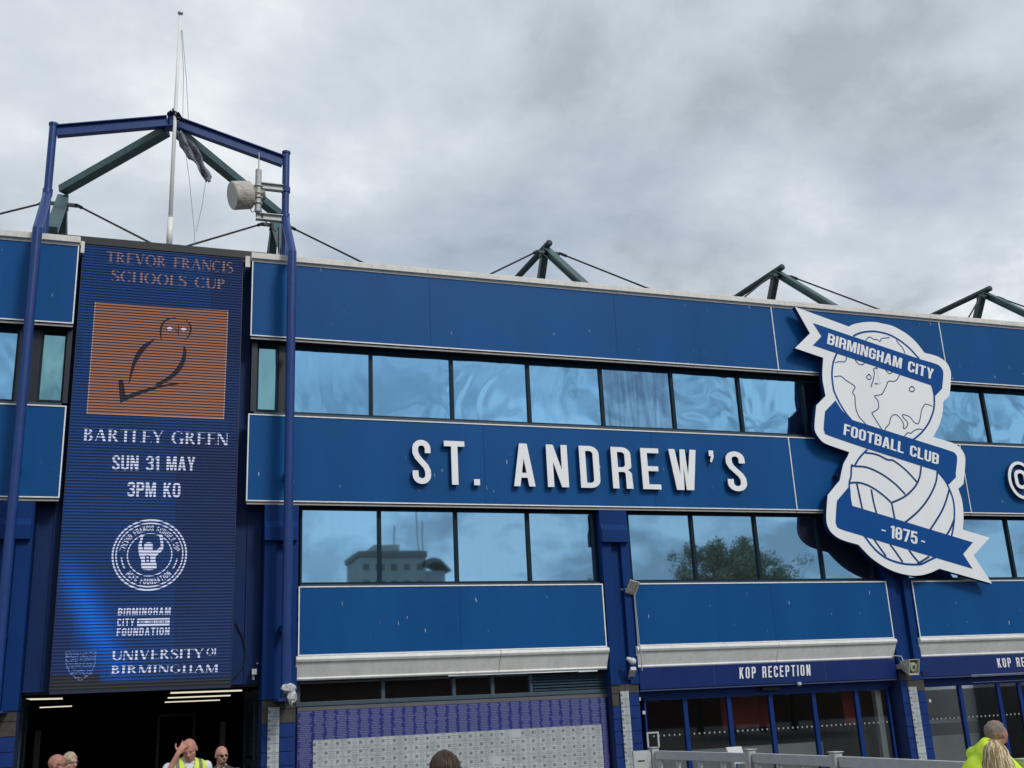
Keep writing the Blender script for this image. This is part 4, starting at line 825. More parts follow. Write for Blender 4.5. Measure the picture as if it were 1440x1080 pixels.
for py, xo in ((262,365),(305,360)):
    z = az(385,py,yD); obj('bracket_beam', MB().ibeam((ax(xo,py,yD),yD+.05,z),(2.27,yD+.05,z),.11,.13,.014), GALV, DA)
    obj('band_clamp', MB().tube([(2.325,18.55,z-.05),(2.325,18.55,z-.03),(2.325,18.55,z+.03),(2.325,18.55,z+.05)], [.088,.088,.088,.088], 14), POST, DA)
cb_ = MB().tube([(px+.05,yD,zb+.1),(px+.1,yD+.02,zb-.12),(px+.35,yD+.05,zb-.35),(2.2,18.5,10.8),(2.2,18.47,10.2)], .010, 6); cb_.tube([(px-.2,yD-.05,zb+.12),(px-.1,yD,zb-.02),(px,yD,zb+.05)], .008, 6)
obj('cable', cb_, RUBBER, DA)

# ---------------------------------------------------------------- open entrance: concourse and gates
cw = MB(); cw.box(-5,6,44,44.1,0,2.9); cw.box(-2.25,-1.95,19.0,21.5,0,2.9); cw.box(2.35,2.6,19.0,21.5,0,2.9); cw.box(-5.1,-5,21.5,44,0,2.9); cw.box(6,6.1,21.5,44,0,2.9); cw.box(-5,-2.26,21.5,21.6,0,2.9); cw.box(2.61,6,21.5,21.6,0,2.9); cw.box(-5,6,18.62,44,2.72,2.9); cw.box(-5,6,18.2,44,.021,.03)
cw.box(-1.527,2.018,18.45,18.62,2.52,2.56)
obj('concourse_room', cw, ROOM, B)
for a_ in ((-1.55,-1.45,22,22.1,.2,2.0),(1.30,1.36,24,24.1,0,2.2),(.6,.66,24,24.1,0,2.2),(.661,1.299,24,24.1,2.14,2.2),(1.7,1.8,22,22.1,.3,2.0)): obj('concourse_post', MB().box(*a_), mat('concourse_grey', (.16,.17,.17), .6), B)
tl = em('tube_light_glow', (1.0,.93,.72), .75)
def tubel(p0, p1, label, zc=2.62):
    def hit(px_, py_):
        d = (at(px_, py_, 1)-EYE); return EYE+d*((zc-EYE.z)/d.z)
    a, b = hit(*p0), hit(*p1); T = thing('tube_light', (a+b)/2+Vector((0,0,.02)), label, 'tube light', 'tube lights inside the entrance')
    obj('tube', MB().beam(a, b, .05, .03), tl, T); obj('light_body', MB().beam(a+Vector((0,0,.03)), b+Vector((0,0,.03)), .09, .028), mat('light_body_white', (.5,.5,.48), .5), T)
tubel((240,974.5), (340,971), 'long tube light, nearest of the three at the right of the entrance')
tubel((236,981.5), (324,978), 'tube light, middle one of the three at the right of the entrance')
tubel((232,987.5), (309,984.5), 'tube light, farthest of the three at the right of the entrance')
tubel((37,983.5), (87,982.5), 'tube light just under the lintel at the left of the entrance')
tubel((56,995), (101,993), 'tube light, lower one at the left of the entrance')
def gate(x, xin, L, label):
    y0 = 18.75; G = thing('louvred_gate', (x, y0, 0), label, 'gate', 'louvred gates folded back in the entrance')
    a = Vector((x, 18.30, 0)); b = Vector((xin, 18.30+L, 0)); d = b-a; zt_ = 2.50
    def bar(u, z0, z1, ww=.10): p = a+d*u; return MB().beam((p.x,p.y,z0),(p.x,p.y,z1),ww,.06,(1,0,0))
    for u in (.03,.97,.5): obj('stile', bar(u,.05,zt_), SLATE, G)
    for z in (.10,1.30,zt_-.06): p, q = a, b; obj('rail', MB().beam((p.x,p.y,z),(q.x,q.y,z),.07,.11), SLATE, G)
    s = MB()
    for k in range(22):
        z = 1.42+k*.048; obj('louvre', MB().beam((a.x,a.y+.04,z),(b.x,b.y-.04,z),.02,.040), SLATE, G)
    for u0, u1 in ((.05,.5),(.5,.95)): p, q = a+d*u0, a+d*u1; obj('brace', MB().beam((p.x,p.y,1.25),(q.x,q.y,.15),.04,.07), SLATE, G); obj('brace', MB().beam((p.x,p.y,.7),(q.x,q.y,-.0+.1),.04,.05), SLATE, G)
    obj('gate_mesh', MB().beam((a.x+.02,a.y,.7),(b.x+.02,b.y,.7),.01,1.2), mat('gate_mesh_dark', (.02,.03,.04), .6), G)
gate(2.13, 2.05, 2.6, 'dark slate louvred gate folded back at the right side of the open entrance')
gate(-1.58, -1.57, 1.8, 'dark slate louvred gate folded back at the left side of the open entrance')

# ---------------------------------------------------------------- small fittings on the wall
def at3(px, py, Y): return at(px, py, Y)
# horn loudspeaker
c = at(1280,937,17.85); HS = thing('horn_loudspeaker', c, 'cream square horn loudspeaker on the pier right of the reception sign', 'loudspeaker')
hm = mat('horn_cream', (.46,.45,.36), .5, var=.08, dirt=.2)
def horn(c, s=.17, L=.26):
    d = Vector((.22,-.95,-.22)).normalized(); x = d.cross(Vector((0,0,1))).normalized()*-1; z = x.cross(d)*-1
    if z.z < 0: z = -z
    def sq(o, r, n=4):
        out = []
        for i, j in ((-1,-1),(1,-1),(1,1),(-1,1)): out.append(o+x*(r*i)+z*(r*j))
        return out
    F0 = c+d*.10; mb = MB(); rings = [(c-d*.20,.07),(F0,.155),(F0,.135),(F0-d*.06,.125)]
    v = [p for o_, r in rings for p in sq(o_, r)]; f = [(3,2,1,0),(12,13,14,15)]
    for k in range(3):
        for i in range(4): f.append((k*4+i, k*4+(i+1)%4, (k+1)*4+(i+1)%4, (k+1)*4+i))
    mb.add(v, f); o = obj('horn_body', mb, hm, HS, bevel=.008)
    obj('horn_throat', MB().add(sq(F0-d*.058,.124), [(0,1,2,3)]), mat('horn_dark', (.05,.05,.045), .7), HS)
    obj('horn_cone', MB().tube([F0-d*.057,F0-d*.02,F0-d*.015], [.095,.085,.05], 20), hm, HS); obj('horn_plug', MB().tube([F0-d*.016,F0-d*.005], [.045,.03], 14), mat('horn_dark', (0,0,0)), HS)
    obj('horn_bracket', MB().box(c.x-.16,c.x-.10,c.y-.02,18.13,c.z-.04,c.z+.05), GALV, HS)
    obj('cable', MB().tube([c+Vector((-.05,.1,.08)),c+Vector((-.10,.1,.2)),c+Vector((-.2,.2,.22)),c+Vector((-.26,.27,.14))], .012, 7), mat('pale_cable', (.5,.5,.48), .5), HS)
horn(c)
# floodlight on a thin conduit
c = at(889.5,826,17.92); FLT = thing('floodlight', c, 'small pale floodlight tilted on top of a thin conduit above the reception sign', 'floodlight')
fm = mat('floodlight_grey', (.40,.39,.37), .5, var=.3, scale=20)
obj('lamp_body', MB().beam(c+Vector((-.02,.08,-.11)), c+Vector((.04,-.04,.11)), .20, .045, (0,1,0)), fm, FLT, bevel=.006)
obj('lamp_glass', MB().beam(c+Vector((-.018,.035,-.09)), c+Vector((.034,-.068,.085)), .15, .01, (0,1,0)), mat('lamp_glass_grey', (.30,.28,.26), .25, var=.5, scale=30), FLT)
obj('lamp_arm', MB().tube([c+Vector((-.14,.2,-.02)), c+Vector((-.05,.05,-.02))], .022, 8), GALV, FLT)
obj('conduit', MB().tube([(c.x+.05,17.965,c.z-.1),(8.70,17.965,3.0),(8.70,17.93,2.88),(8.70,17.93,2.52)], .010, 8), GALV, FLT)
# dome camera on its bracket
c = at(889,930,17.8); CM = thing('security_camera', c, 'white dome security camera on a wall bracket beside the cream flashing', 'camera')
wm = mat('camera_white', (.60,.61,.62), .4)
obj('dome', MB().ball(c+Vector((0,-.02,0)), (.062,.062,.062), 16, 10), wm, CM, smooth=True); obj('camera_shroud', MB().tube([c+Vector((-.10,.0,.06)),c+Vector((-.03,0,.02))], [.025,.05], 12), wm, CM)
obj('camera_arm', MB().tube([c+Vector((.03,.03,0)),c+Vector((.12,.12,.02)),c+Vector((.12,.2,-.02))], .018, 8), wm, CM); obj('camera_mount', MB().beam(c+Vector((.06,.1,-.12)), c+Vector((.10,.32,-.28)), .10, .07), wm, CM)
obj('cable', MB().tube([c+Vector((.08,.15,-.2)),c+Vector((-.02,.28,-.18)),c+Vector((-.12,.31,-.1))], .007, 6), RUBBER, CM)
# small box camera in the entrance flank
c = at(357,945,18.3); C2 = thing('security_camera', c, 'tiny white box camera on the flank wall just right of the screen', 'camera')
obj('camera_body', MB().box(c.x-.04,c.x+.04,c.y-.08,c.y+.02,c.z-.045,c.z+.045), wm, C2, bevel=.006); obj('camera_lens', MB().tube([c+Vector((-.06,-.06,.0)),c+Vector((-.035,-.05,0))], .025, 10), BLACK, C2)
obj('camera_bracket', MB().box(c.x-.02,c.x+.01,c.y-.01,18.399,c.z-.12,c.z-.046), wm, C2); obj('sensor_cap', MB().ball(at(362,933,18.36), .018, 8, 6), wm, C2)
cabl = obj('hanging_cable', MB().tube([at(331,876,18.38),at(341,895,18.37),at(346,918,18.37),at(342,938,18.37),at(330,952,18.37),at(323,958,18.37)], .010, 6), RUBBER); tag(cabl, 'thin black cable looping out from the right side of the screen', 'cable')
# wrapped lamp on the post foot
c = at(408,976,17.36); BG = thing('wrapped_lamp', c, 'lamp wrapped in crinkled clear plastic at the foot of the right portal post', 'lamp')
pl = mat('crinkled_plastic', (.55,.56,.56), .15, var=.35, scale=25)
obj('lamp_box', MB().box(c.x-.07,c.x+.08,c.y+.02,c.y+.1,c.z-.17,c.z+.02), BLACK, BG); w_ = MB().ball(c+Vector((-.03,0,.08)), (.12,.09,.07), 14, 9); w_.ball(c+Vector((.02,0,-.03)), (.07,.07,.15), 12, 9)
w_.v = [tuple(Vector(p)+Vector(noise.noise_vector(Vector(p)*13))*.045) for p in w_.v]; obj('plastic_wrap', w_, pl, BG)
for (px_, py_, l) in ((898.5,983,'small white sensor plate high on the pier left of the reception doors'), (905,1002,'white push button plate on the frame left of the reception doors'), (1270,970,'small white sensor plate on the pier right of the reception doors'), (1307,985.5,'white push button plate on the frame of the right hand shopfront')):
    c = at(px_, py_, 18.12); s_ = .026; T = obj('wall_plate', MB().box(c.x-s_,c.x+s_,18.10,18.132,c.z-s_*1.1,c.z+s_*1.1), wm); tag(T, l, 'wall plate')
c = at(1124,963,18.0); DC = thing('dome_camera', c, 'small clear dome camera hanging under the reception sign band', 'camera'); obj('dome', MB().ball(c, .035, 12, 8), mat('smoked_dome', (.2,.2,.22), .1), DC, smooth=True); obj('dome_base', MB().tube([c+Vector((0,0,.0)),c+Vector((0,0,.05))], .042, 14), wm, DC)
T = obj('door_sensor', MB().box(ax(1072,972,18.2),ax(1096,972,18.2),18.18,18.299,2.085,2.14), BLACK); tag(T, 'black automatic door sensor above the reception door', 'sensor')

# ---------------------------------------------------------------- foyer plant
PLT = thing('potted_grass', (13.72, 18.62, 0), 'tall spiky green potted grass behind the rightmost reception pane', 'plant')
obj('pot', MB().tube([(13.72,18.62,.012),(13.72,18.62,.5)], [.16,.2], 16), BLACK, PLT)
rg = random.Random(12); lf = MB()
for k in range(130):
    a = rg.uniform(0, 2*pi); L_ = rg.uniform(.7,1.25); sp_ = rg.uniform(.05,.36)*(1 if sin(a) > -.2 else .45); b0 = Vector((13.72+.1*cos(a), 18.62+.05*sin(a), .5)); side_ = Vector((-sin(a), cos(a), 0))*.010; v = []
    for i in range(5): t_ = i/4; p = b0+Vector((cos(a),sin(a),0))*sp_*t_**1.8+Vector((0,0,L_*(t_-.12*t_*t_))); v += [p-side_*(1-t_*.95), p+side_*(1-t_*.95)]
    lf.add(v, [(2*i,2*i+1,2*i+3,2*i+2) for i in range(4)])
o = obj('blades', lf, mat('grass_blade', (.05,.10,.03), .6), PLT); o['kind'] = 'stuff'

# ---------------------------------------------------------------- grey barrier of gates in front of the doors
ZF = 1.35
pts = [(6.79,13.83),(7.03,11.75),(7.10,10.15),(7.08,7.5),(7.0,4.9)]
labs = ['pale grey barrier gate with open frame, farthest one by the reception doors', 'pale grey barrier gate, middle one before the reception doors', 'pale grey barrier gate with wide top rail left of the yellow shirt man', 'pale grey barrier gate the yellow shirt man leans on']
for i in range(4):
    a = Vector((*pts[i], 0)); b = Vector((*pts[i+1], 0)); d = (b-a); L_ = d.length; u = d/L_; a2, b2 = a+u*.07, b-u*.07
    G = thing('barrier_gate', (a+b)/2, labs[i], 'barrier', 'grey barrier gates before the reception doors')
    z3 = lambda p, z: (p.x, p.y, z)
    obj('top_rail', MB().beam(z3(a2,ZF-.055), z3(b2,ZF-.055), .06, .11), GREYP, G, bevel=.006)
    obj('middle_rail', MB().beam(z3(a2,ZF-.235), z3(b2,ZF-.235), .018, .018), GREYP, G); obj('bottom_rail', MB().beam(z3(a2,.12), z3(b2,.12), .05, .06), GREYP, G)
    n = max(3, int(L_/.42))
    for k in range(n+1):
        p = a2.lerp(b2, k/n); obj('upright', MB().beam(z3(p,.15), z3(p,ZF-.111), .045, .045, (1,0,0)), GREYP, G)
    obj('end_plate', MB().beam(z3(a2+u*.02,ZF-.42), z3(a2+u*.02,ZF-.112), .03, .16, (u.x,u.y,0)), GREYP, G)
for i, (x, y) in enumerate(pts[:4]):
    Pp = thing('barrier_post', (x, y, 0), ['grey barrier post topped with a square steel loop, by the reception doors', 'grey barrier post with a hinge behind the white lectern panel', 'grey barrier post with a hinge and small cable right of the white lectern panel', 'grey barrier post beside the yellow shirt man'][i], 'post', 'posts of the grey barrier')
    obj('post', MB().beam((x,y,0),(x,y,ZF+.035),.10,.10,(1,0,0)), GREYP, Pp, bevel=.006); obj('post_top', MB().box(x-.06,x+.06,y-.07,y+.07,ZF+.036,ZF+.045), GREYP, Pp, bevel=.004)
    if i == 0:
        l = MB(); l.box(x-.09,x-.07,y-.01,y+.01,ZF+.05,ZF+.22); l.box(x+.07,x+.09,y-.01,y+.01,ZF+.05,ZF+.22); l.box(x-.09,x+.09,y-.01,y+.01,ZF+.221,ZF+.24); obj('square_loop', l, GREYP, Pp)
    else: obj('hinge', MB().tube([(x-.06,y-.07,ZF-.2),(x-.06,y-.07,ZF+.02)], .02, 8), GALV, Pp)
x, y = pts[0]; SP = thing('slotted_panel', (x-.22, y+.02, 0), 'grey slotted side panel fixed left of the looped barrier post', 'panel')
sp2 = MB(); sp2.box(x-.32,x-.06,y-.02,y+.02,.1,ZF+.01); obj('sheet', sp2, GREYP, SP)
for k in range(8): z = ZF-.12-k*.15; obj('slot', MB().box(x-.26,x-.16,y-.024,y-.0205,z-.008,z+.008), BLACK, SP)
# white lectern panel behind the barrier
c = Vector((8.05,13.0,1.36)); LC = thing('white_lectern', (8.05,13.0,0), 'white tilted lectern panel standing behind the grey barrier', 'lectern')
LC.location = (8.0, 13.2, 0); p0 = at(1035,1055,13.2)
obj('tilted_panel', MB().prism([[xz(at(*k_,13.2)) for k_ in ((1024,1061),(1046,1062),(1042,1049.5),(1021,1051))]], 13.19, 13.22), mat('lectern_white', (.80,.81,.83), .3), LC, bevel=.004)
obj('lower_lip', MB().prism([[xz(at(*k_,13.1)) for k_ in ((1033,1074),(1054,1073),(1050,1063),(1028,1063))]], 13.09, 13.12), MATS['lectern_white'], LC, bevel=.004); obj('stem', MB().tube([(p0.x,13.3,0),(p0.x,13.3,p0.z-.06)], .03, 10), GALV, LC)
obj('foot', MB().tube([(p0.x,13.3,.0),(p0.x,13.3,.03)], .2, 20), GALV, LC)
# ---------------------------------------------------------------- people
DG = None
def cone_caps(bm, p0, r0, p1, r1, seg=12):
    p0, p1 = Vector(p0), Vector(p1); d = p1-p0; L = d.length
    for p, r in ((p0, r0), (p1, r1)): bmesh.ops.create_icosphere(bm, subdivisions=2, radius=r, matrix=Matrix.Translation(p))
    if L > 1e-4:
        m = Matrix.Translation((p0+p1)/2) @ d.to_track_quat('Z', 'Y').to_matrix().to_4x4()
        bmesh.ops.create_cone(bm, cap_ends=True, segments=seg, radius1=r0, radius2=r1, depth=L, matrix=m)
def ell(bm, c, r, rot=None):
    m = Matrix.Translation(Vector(c)) @ (rot or Matrix()) @ Matrix.Diagonal((r[0], r[1], r[2], 1)); bmesh.ops.create_icosphere(bm, subdivisions=3, radius=1, matrix=m)
def remesh(bm, vox, name, m, sm=6, cut=None):
    me = bpy.data.meshes.new('t'); bm.to_mesh(me); bm.free(); o = bpy.data.objects.new('t', me); COL.objects.link(o)
    r = o.modifiers.new('r', 'REMESH'); r.mode = 'VOXEL'; r.voxel_size = vox; s = o.modifiers.new('s', 'SMOOTH'); s.iterations = sm; s.factor = .5
    dg = bpy.context.evaluated_depsgraph_get(); out = bpy.data.meshes.new_from_object(o.evaluated_get(dg)); bpy.data.objects.remove(o); bpy.data.meshes.remove(me)
    out.name = name
    if cut:
        b = bmesh.new(); b.from_mesh(out); bmesh.ops.delete(b, geom=[v for v in b.verts if cut(v.co)], context='VERTS'); b.to_mesh(out); b.free()
    out.materials.clear(); out.materials.append(m); out.polygons.foreach_set('use_smooth', [True]*len(out.polygons)); return out
def skin(name, c):
    m = mat(name, c, .52, var=.22, scale=32, bump=.22, bscale=160); m.node_tree.nodes['Principled BSDF'].inputs['Subsurface Weight'].default_value = .12
    m.node_tree.nodes['Principled BSDF'].inputs['Subsurface Radius'].default_value = (.02,.008,.004); return m
def hand(bm, w, dr, side, spread=.012, curl=.25, sc=1.0):
    """palm from the wrist w along dr, four fingers and a thumb"""
    d = Vector(dr).normalized(); x = d.cross(Vector(side)).normalized(); n = x.cross(d)
    p = Vector(w); c = p+d*.055*sc
    m = Matrix.Translation(c) @ Matrix((x, d, n)).transposed().to_4x4() @ Matrix.Diagonal((.040*sc,.052*sc,.016*sc,1)); bmesh.ops.create_icosphere(bm, subdivisions=3, radius=1, matrix=m)
    for i, L in enumerate((.066,.076,.072,.056)):
        b = p+d*.092*sc+x*((i-1.5)*.0195*sc); dd = (d+x*((i-1.5)*spread*9)).normalized(); k = b+dd*L*.5*sc; e = k+(dd-n*curl*1.6).normalized()*L*.5*sc
        cone_caps(bm, b, .0090*sc, k, .0085*sc, 8); cone_caps(bm, k, .0085*sc, e, .0070*sc, 8)
    b = p+d*.03*sc-x*.03*sc; k = b+(d*.5-x*.8-n*.2).normalized()*.045*sc; e = k+(d*.9-x*.4-n*.3).normalized()*.035*sc
    cone_caps(bm, b, .013*sc, k, .0105*sc, 8); cone_caps(bm, k, .0105*sc, e, .0085*sc, 8)
def person(loc, h, face, label, skinm, shirt, trousers, arms=None, head_rot=(0,0,0), lean=0, sex='m', hip_shift=0, bulk=1.0, group=None, hoff=(0,0), eyes=True, hsc=1.0):
    """local frame: +y is the way the body faces. arms: {'L': (elbow, wrist, handdir), 'R': ...} in local coords for h=1.75"""
    s = h/1.75; Pn = thing('person', loc, label, 'person', group); Pn.rotation_euler = (0, 0, face)
    T = Matrix.Rotation(-lean, 4, 'X')
    def q(p):      # torso points lean about the hips
        p = Vector(p)*s; hp = Vector((0,0,.92*s)); return hp+(T @ (p-hp)) if p.z > .92*s else p
    ar = {'L': ((-.25,.0,1.15),(-.24,.10,.90),(0,.2,-1)), 'R': ((.25,.0,1.15),(.24,.10,.90),(0,.2,-1))}
    if arms: ar.update(arms)
    HC = q((0,.02+hoff[0],1.635+hoff[1])); hr = Matrix.Rotation(head_rot[2], 4, 'Z') @ Matrix.Rotation(head_rot[0], 4, 'X') @ Matrix.Rotation(head_rot[1], 4, 'Y')
    sH = s*hsc
    def hp(p): return HC+(hr @ (Vector(p)*sH))
    bm = bmesh.new(); H4 = lambda p, r: ell(bm, hp(p), tuple(k*sH for k in r), hr)
    H4((0,-.012,.020),(.078,.098,.092)); H4((0,.022,-.045),(.060,.070,.072)); H4((0,.058,-.090),(.030,.028,.022))     # skull, face, chin
    cone_caps(bm, hp((0,.085,.012)), .011*s, hp((0,.112,-.030)), .014*s, 8); H4((0,.082,-.064),(.024,.014,.007)); H4((0,.080,-.076),(.020,.013,.007))
    H4((0,.080,.020),(.050,.014,.010))
    for sx in (-1,1):
        H4((.079*sx,-.008,-.012),(.010,.022,.033)); H4((.030*sx,.074,.000),(.015,.010,.009)); H4((.042*sx,.050,-.035),(.024,.024,.022)); H4((.012*sx,.104,-.034),(.010,.010,.008))
    cone_caps(bm, q((0,-.015,1.42)), .062*s, hp((0,-.02,-.06)), .056*s)
    tw = bulk; cone_caps(bm, q((-.11*tw,0,1.385)), .08*s, q((.11*tw,0,1.385)), .08*s); cone_caps(bm, q((-.10,-.02,1.42)), .05*s, q((0,-.02,1.50)), .055*s); cone_caps(bm, q((.10,-.02,1.42)), .05*s, q((0,-.02,1.50)), .055*s); ell(bm, q((0,.01,1.22)), (.155*s*tw,.105*s*tw,.20*s), T); ell(bm, q((0,.02*tw,1.03)), (.145*s*tw,.11*s*tw,.16*s)); ell(bm, q((0,0,.92)), (.16*s*tw,.115*s*tw,.13*s))
    J = {}
    for sd, sx in (('L',-1),('R',1)):
        e, w_, hd = ar[sd]; sh = q((.185*sx*tw,0,1.405)); e = q(e) if e[2] > .92 else Vector(e)*s; w_ = q(w_) if w_[2] > .92 else Vector(w_)*s; J[sd] = (sh, e, w_)
        cone_caps(bm, sh, .056*s, e, .042*s); cone_caps(bm, e, .042*s, w_, .028*s); hand(bm, w_, hd, (0,1,.2) if abs(Vector(hd).normalized().y) < .8 else (0,0,1), sc=s, curl=.4)
        hpj = Vector((.09*sx,0,.90))*s; kn = Vector((.10*sx,.02,.49))*s; an = Vector((.10*sx,-.02,.085))*s
        cone_caps(bm, hpj, .085*s, kn, .058*s); cone_caps(bm, kn, .058*s, an, .042*s); cone_caps(bm, an, .04*s, Vector((.11*sx,.13,.035))*s, .03*s)
    obj('body', remesh(bm, .0075, 'body', skinm, 3), None, None).parent = Pn
    # shirt with short sleeves
    bm = bmesh.new(); g_ = .014
    cone_caps(bm, q((-.11*tw,0,1.388)), (.08+g_)*s, q((.11*tw,0,1.388)), (.08+g_)*s); cone_caps(bm, q((-.10,-.02,1.42)), .064*s, q((0,-.02,1.475)), .066*s); cone_caps(bm, q((.10,-.02,1.42)), .064*s, q((0,-.02,1.475)), .066*s); ell(bm, q((0,.01,1.22)), ((.155*tw+g_)*s,(.105*tw+g_)*s,.21*s), T); ell(bm, q((0,.02*tw,1.03)), ((.145*tw+g_+.01)*s,(.11*tw+g_+.01)*s,.18*s)); ell(bm, q((0,0,.92)), ((.16*tw+g_)*s,(.115*tw+g_)*s,.12*s))
    cone_caps(bm, q((0,-.02,1.42)), .080*s, q((0,-.02,1.485)), .068*s)
    for sd in 'LR':
        sh, e, w_ = J[sd]; end = sh.lerp(e, .72 if shirt[1] == 'short' else 1.0); cone_caps(bm, sh, .068*s, end, .060*s)
        if shirt[1] == 'long': cone_caps(bm, e, .056*s, e.lerp(w_, .93), .042*s)
    me = remesh(bm, .010, 'shirt', shirt[0], 3)
    o = obj(shirt[2] if len(shirt) > 2 else 'shirt', me, None); o.parent = Pn
    bm = bmesh.new(); ell(bm, (0,0,.90*s), ((.165*tw+g_)*s,(.12*tw+g_)*s,.12*s))
    for sx in (-1,1):
        cone_caps(bm, Vector((.09*sx,0,.88))*s, .10*s, Vector((.10*sx,.02,.49))*s, .078*s); cone_caps(bm, Vector((.10*sx,.02,.49))*s, .078*s, Vector((.10*sx,-.02,.10))*s, .065*s)
    obj('trousers', remesh(bm, .012, 'trousers', trousers, 3), None).parent = Pn
    for sx in (-1,1):
        bm = bmesh.new(); ell(bm, Vector((.105*sx,.05,.045))*s, (.052*s,.145*s,.045*s)); cone_caps(bm, Vector((.10*sx,-.02,.05))*s, .048*s, Vector((.10*sx,-.02,.11))*s, .045*s)
        obj('shoe', remesh(bm, .01, 'shoe', mat('black_shoe', (.02,.02,.02), .5), 2, lambda c: c.z < .004), None).parent = Pn
    # eyes
    for sx in ((-1,1) if eyes else ()):
        c = hp((.030*sx,.079,.001)); eo = obj('eye', MB().ball(c, (.0115*s,.0095*s,.008*s), 12, 8), mat('eye_white', (.6,.6,.58), .3), None, smooth=True); eo.parent = Pn
        io = obj('iris', MB().ball(hp((.030*sx,.087,.001)), .0045*s, 8, 6), mat('iris_dark', (.03,.02,.015), .3), None, smooth=True); io.parent = eo
    Pn['_'] = 0; del Pn['_']
    return Pn, hp, q, sH, J
def hair_cap(Pn, hp, s, m, name='hair', r=(.084,.106,.100), low=-.02, front=.075, ears=True):
    bm = bmesh.new(); ell(bm, hp((0,-.014,.022)), tuple(k*s for k in r)); o_ = hp((0,0,0))
    hi = Matrix((hp((1,0,0))-o_, hp((0,1,0))-o_, hp((0,0,1))-o_)); k_ = s*s
    loc_ = lambda c: (hi @ (c-o_))/k_
    def cut_(c):
        l = loc_(c); return l.y > front and l.z < .062 or l.z < low-(.05 if l.y < -.02 else 0) or (ears and abs(l.x) > .06 and l.z < .03 and l.y > .0)
    me = remesh(bm, .008, name, m, 1, cut_)
    for v in me.vertices: v.co += Vector(noise.noise_vector(v.co*30))*.006
    o = obj(name, me, None); o.parent = Pn; return o
def strands(Pn, hp, s, m, n, L, seed, r0=.0035, top=.106, spread=.0, drop=1, fringe=.07):
    rr = random.Random(seed); mb = MB(); O = hp((0,-.014,.02))
    for k in range(n):
        a = rr.uniform(0, 2*pi); ph = rr.uniform(.05, 1.0)
        pts = []; dr = Vector((sin(a), cos(a), 0))
        if dr.y > .55 and L > .2: continue
        steps = 9; ln = L*rr.uniform(.8,1.1)
        for i in range(steps+1):
            t = i/steps; th = .15+t*(pi/2+.25)
            if t < .45: q_ = t/.45; an = .1+q_*(pi/2-.05); p = O+Vector((dr.x*.088*sin(an), dr.y*.106*sin(an), top*cos(an)))*s
            else: q_ = (t-.45)/.55; base = O+Vector((dr.x*.088, dr.y*.106, .01))*s; p = base+Vector((dr.x*(.012+.03*q_*(1-q_)*2-.015*q_), dr.y*(.012+.012*q_)-.02*q_, -ln*q_))*1.0
            pts.append(p+Vector(noise.noise_vector(p*9+Vector((k*.37,0,0))))*.010)
        mb.tube(pts, [r0*(1-.5*i/steps) for i in range(steps+1)], 4, False)
    o = obj('hair_strands', mb, m, None, smooth=True); o.parent = Pn; return o
def glasses(Pn, hp, s, dark=True):
    m = mat('sunglass_black', (.008,.008,.01), .12) if dark else mat('spectacle_frame', (.02,.02,.02), .3); mb = MB()
    for sx in (-1,1):
        if dark: mb.ball(hp((.031*sx,.094,.000)), (.025*s,.009*s,.018*s), 12, 8)
        else: mb.tube([hp((.030*sx+.022*cos(t*pi/6),.098,.000+.016*sin(t*pi/6))) for t in range(13)], .0022, 5)
        mb.tube([hp((.054*sx,.090,.006)), hp((.080*sx,.03,.006)), hp((.084*sx,-.02,.0))], .003, 6)
    mb.tube([hp((-.010,.102,.004)), hp((0,.108,.006)), hp((.010,.102,.004))], .003, 6); o = obj('sunglasses' if dark else 'spectacles', mb, m, None); o.parent = Pn
SK1 = skin('skin_ruddy', (.47,.22,.16)); SK2 = skin('skin_pink', (.50,.25,.19)); SK3 = skin('skin_light', (.52,.30,.22)); SK4 = skin('skin_red_tan', (.42,.19,.14))
TR = mat('dark_trousers', (.02,.022,.03), .8); WS = mat('white_shirt', (.66,.67,.70), .7, bump=.2, bscale=14); GJ = mat('charcoal_jacket', (.055,.06,.068), .85, var=.15, bump=.2, bscale=18)
YV = mat('fluoro_yellow', (.66,.90,.03), .6, var=.04, bump=.15, bscale=12)
# steward in a hi-vis waistcoat, hand to his brow
def yaw(v): return math.atan2(-v[0], v[1])
xh = .70; hV = 1.80
Pn, hp, q, s, J = person((.72,14.05,0), 1.86, pi+.15, 'bald steward in a yellow hi-vis waistcoat, one hand on his bowed brow', SK1, (WS,'short'), TR,
    arms={'R': ((.30,.16,1.24),(.15,.19,1.56),(-.40,-.10,.55))}, head_rot=(-.42,.18,-.35), bulk=1.12, hoff=(.045,-.035), eyes=False)
bm = bmesh.new(); g_ = .034; tw = 1.12
s = s/1.0; cone_caps(bm, q((-.10*tw,0,1.388)), (.08+g_)*s, q((.10*tw,0,1.388)), (.08+g_)*s); cone_caps(bm, q((-.10,-.02,1.42)), .074*s, q((0,-.02,1.475)), .074*s); cone_caps(bm, q((.10,-.02,1.42)), .074*s, q((0,-.02,1.475)), .074*s); cone_caps(bm, q((0,-.02,1.42)), .095*s, q((0,-.02,1.47)), .084*s); ell(bm, q((0,.01,1.22)), ((.155*tw+g_)*s,(.105*tw+g_)*s,.215*s)); ell(bm, q((0,.02*tw,1.03)), ((.145*tw+g_+.01)*s,(.11*tw+g_+.01)*s,.19*s)); ell(bm, q((0,0,.92)), ((.16*tw+g_)*s,(.115*tw+g_)*s,.10*s))
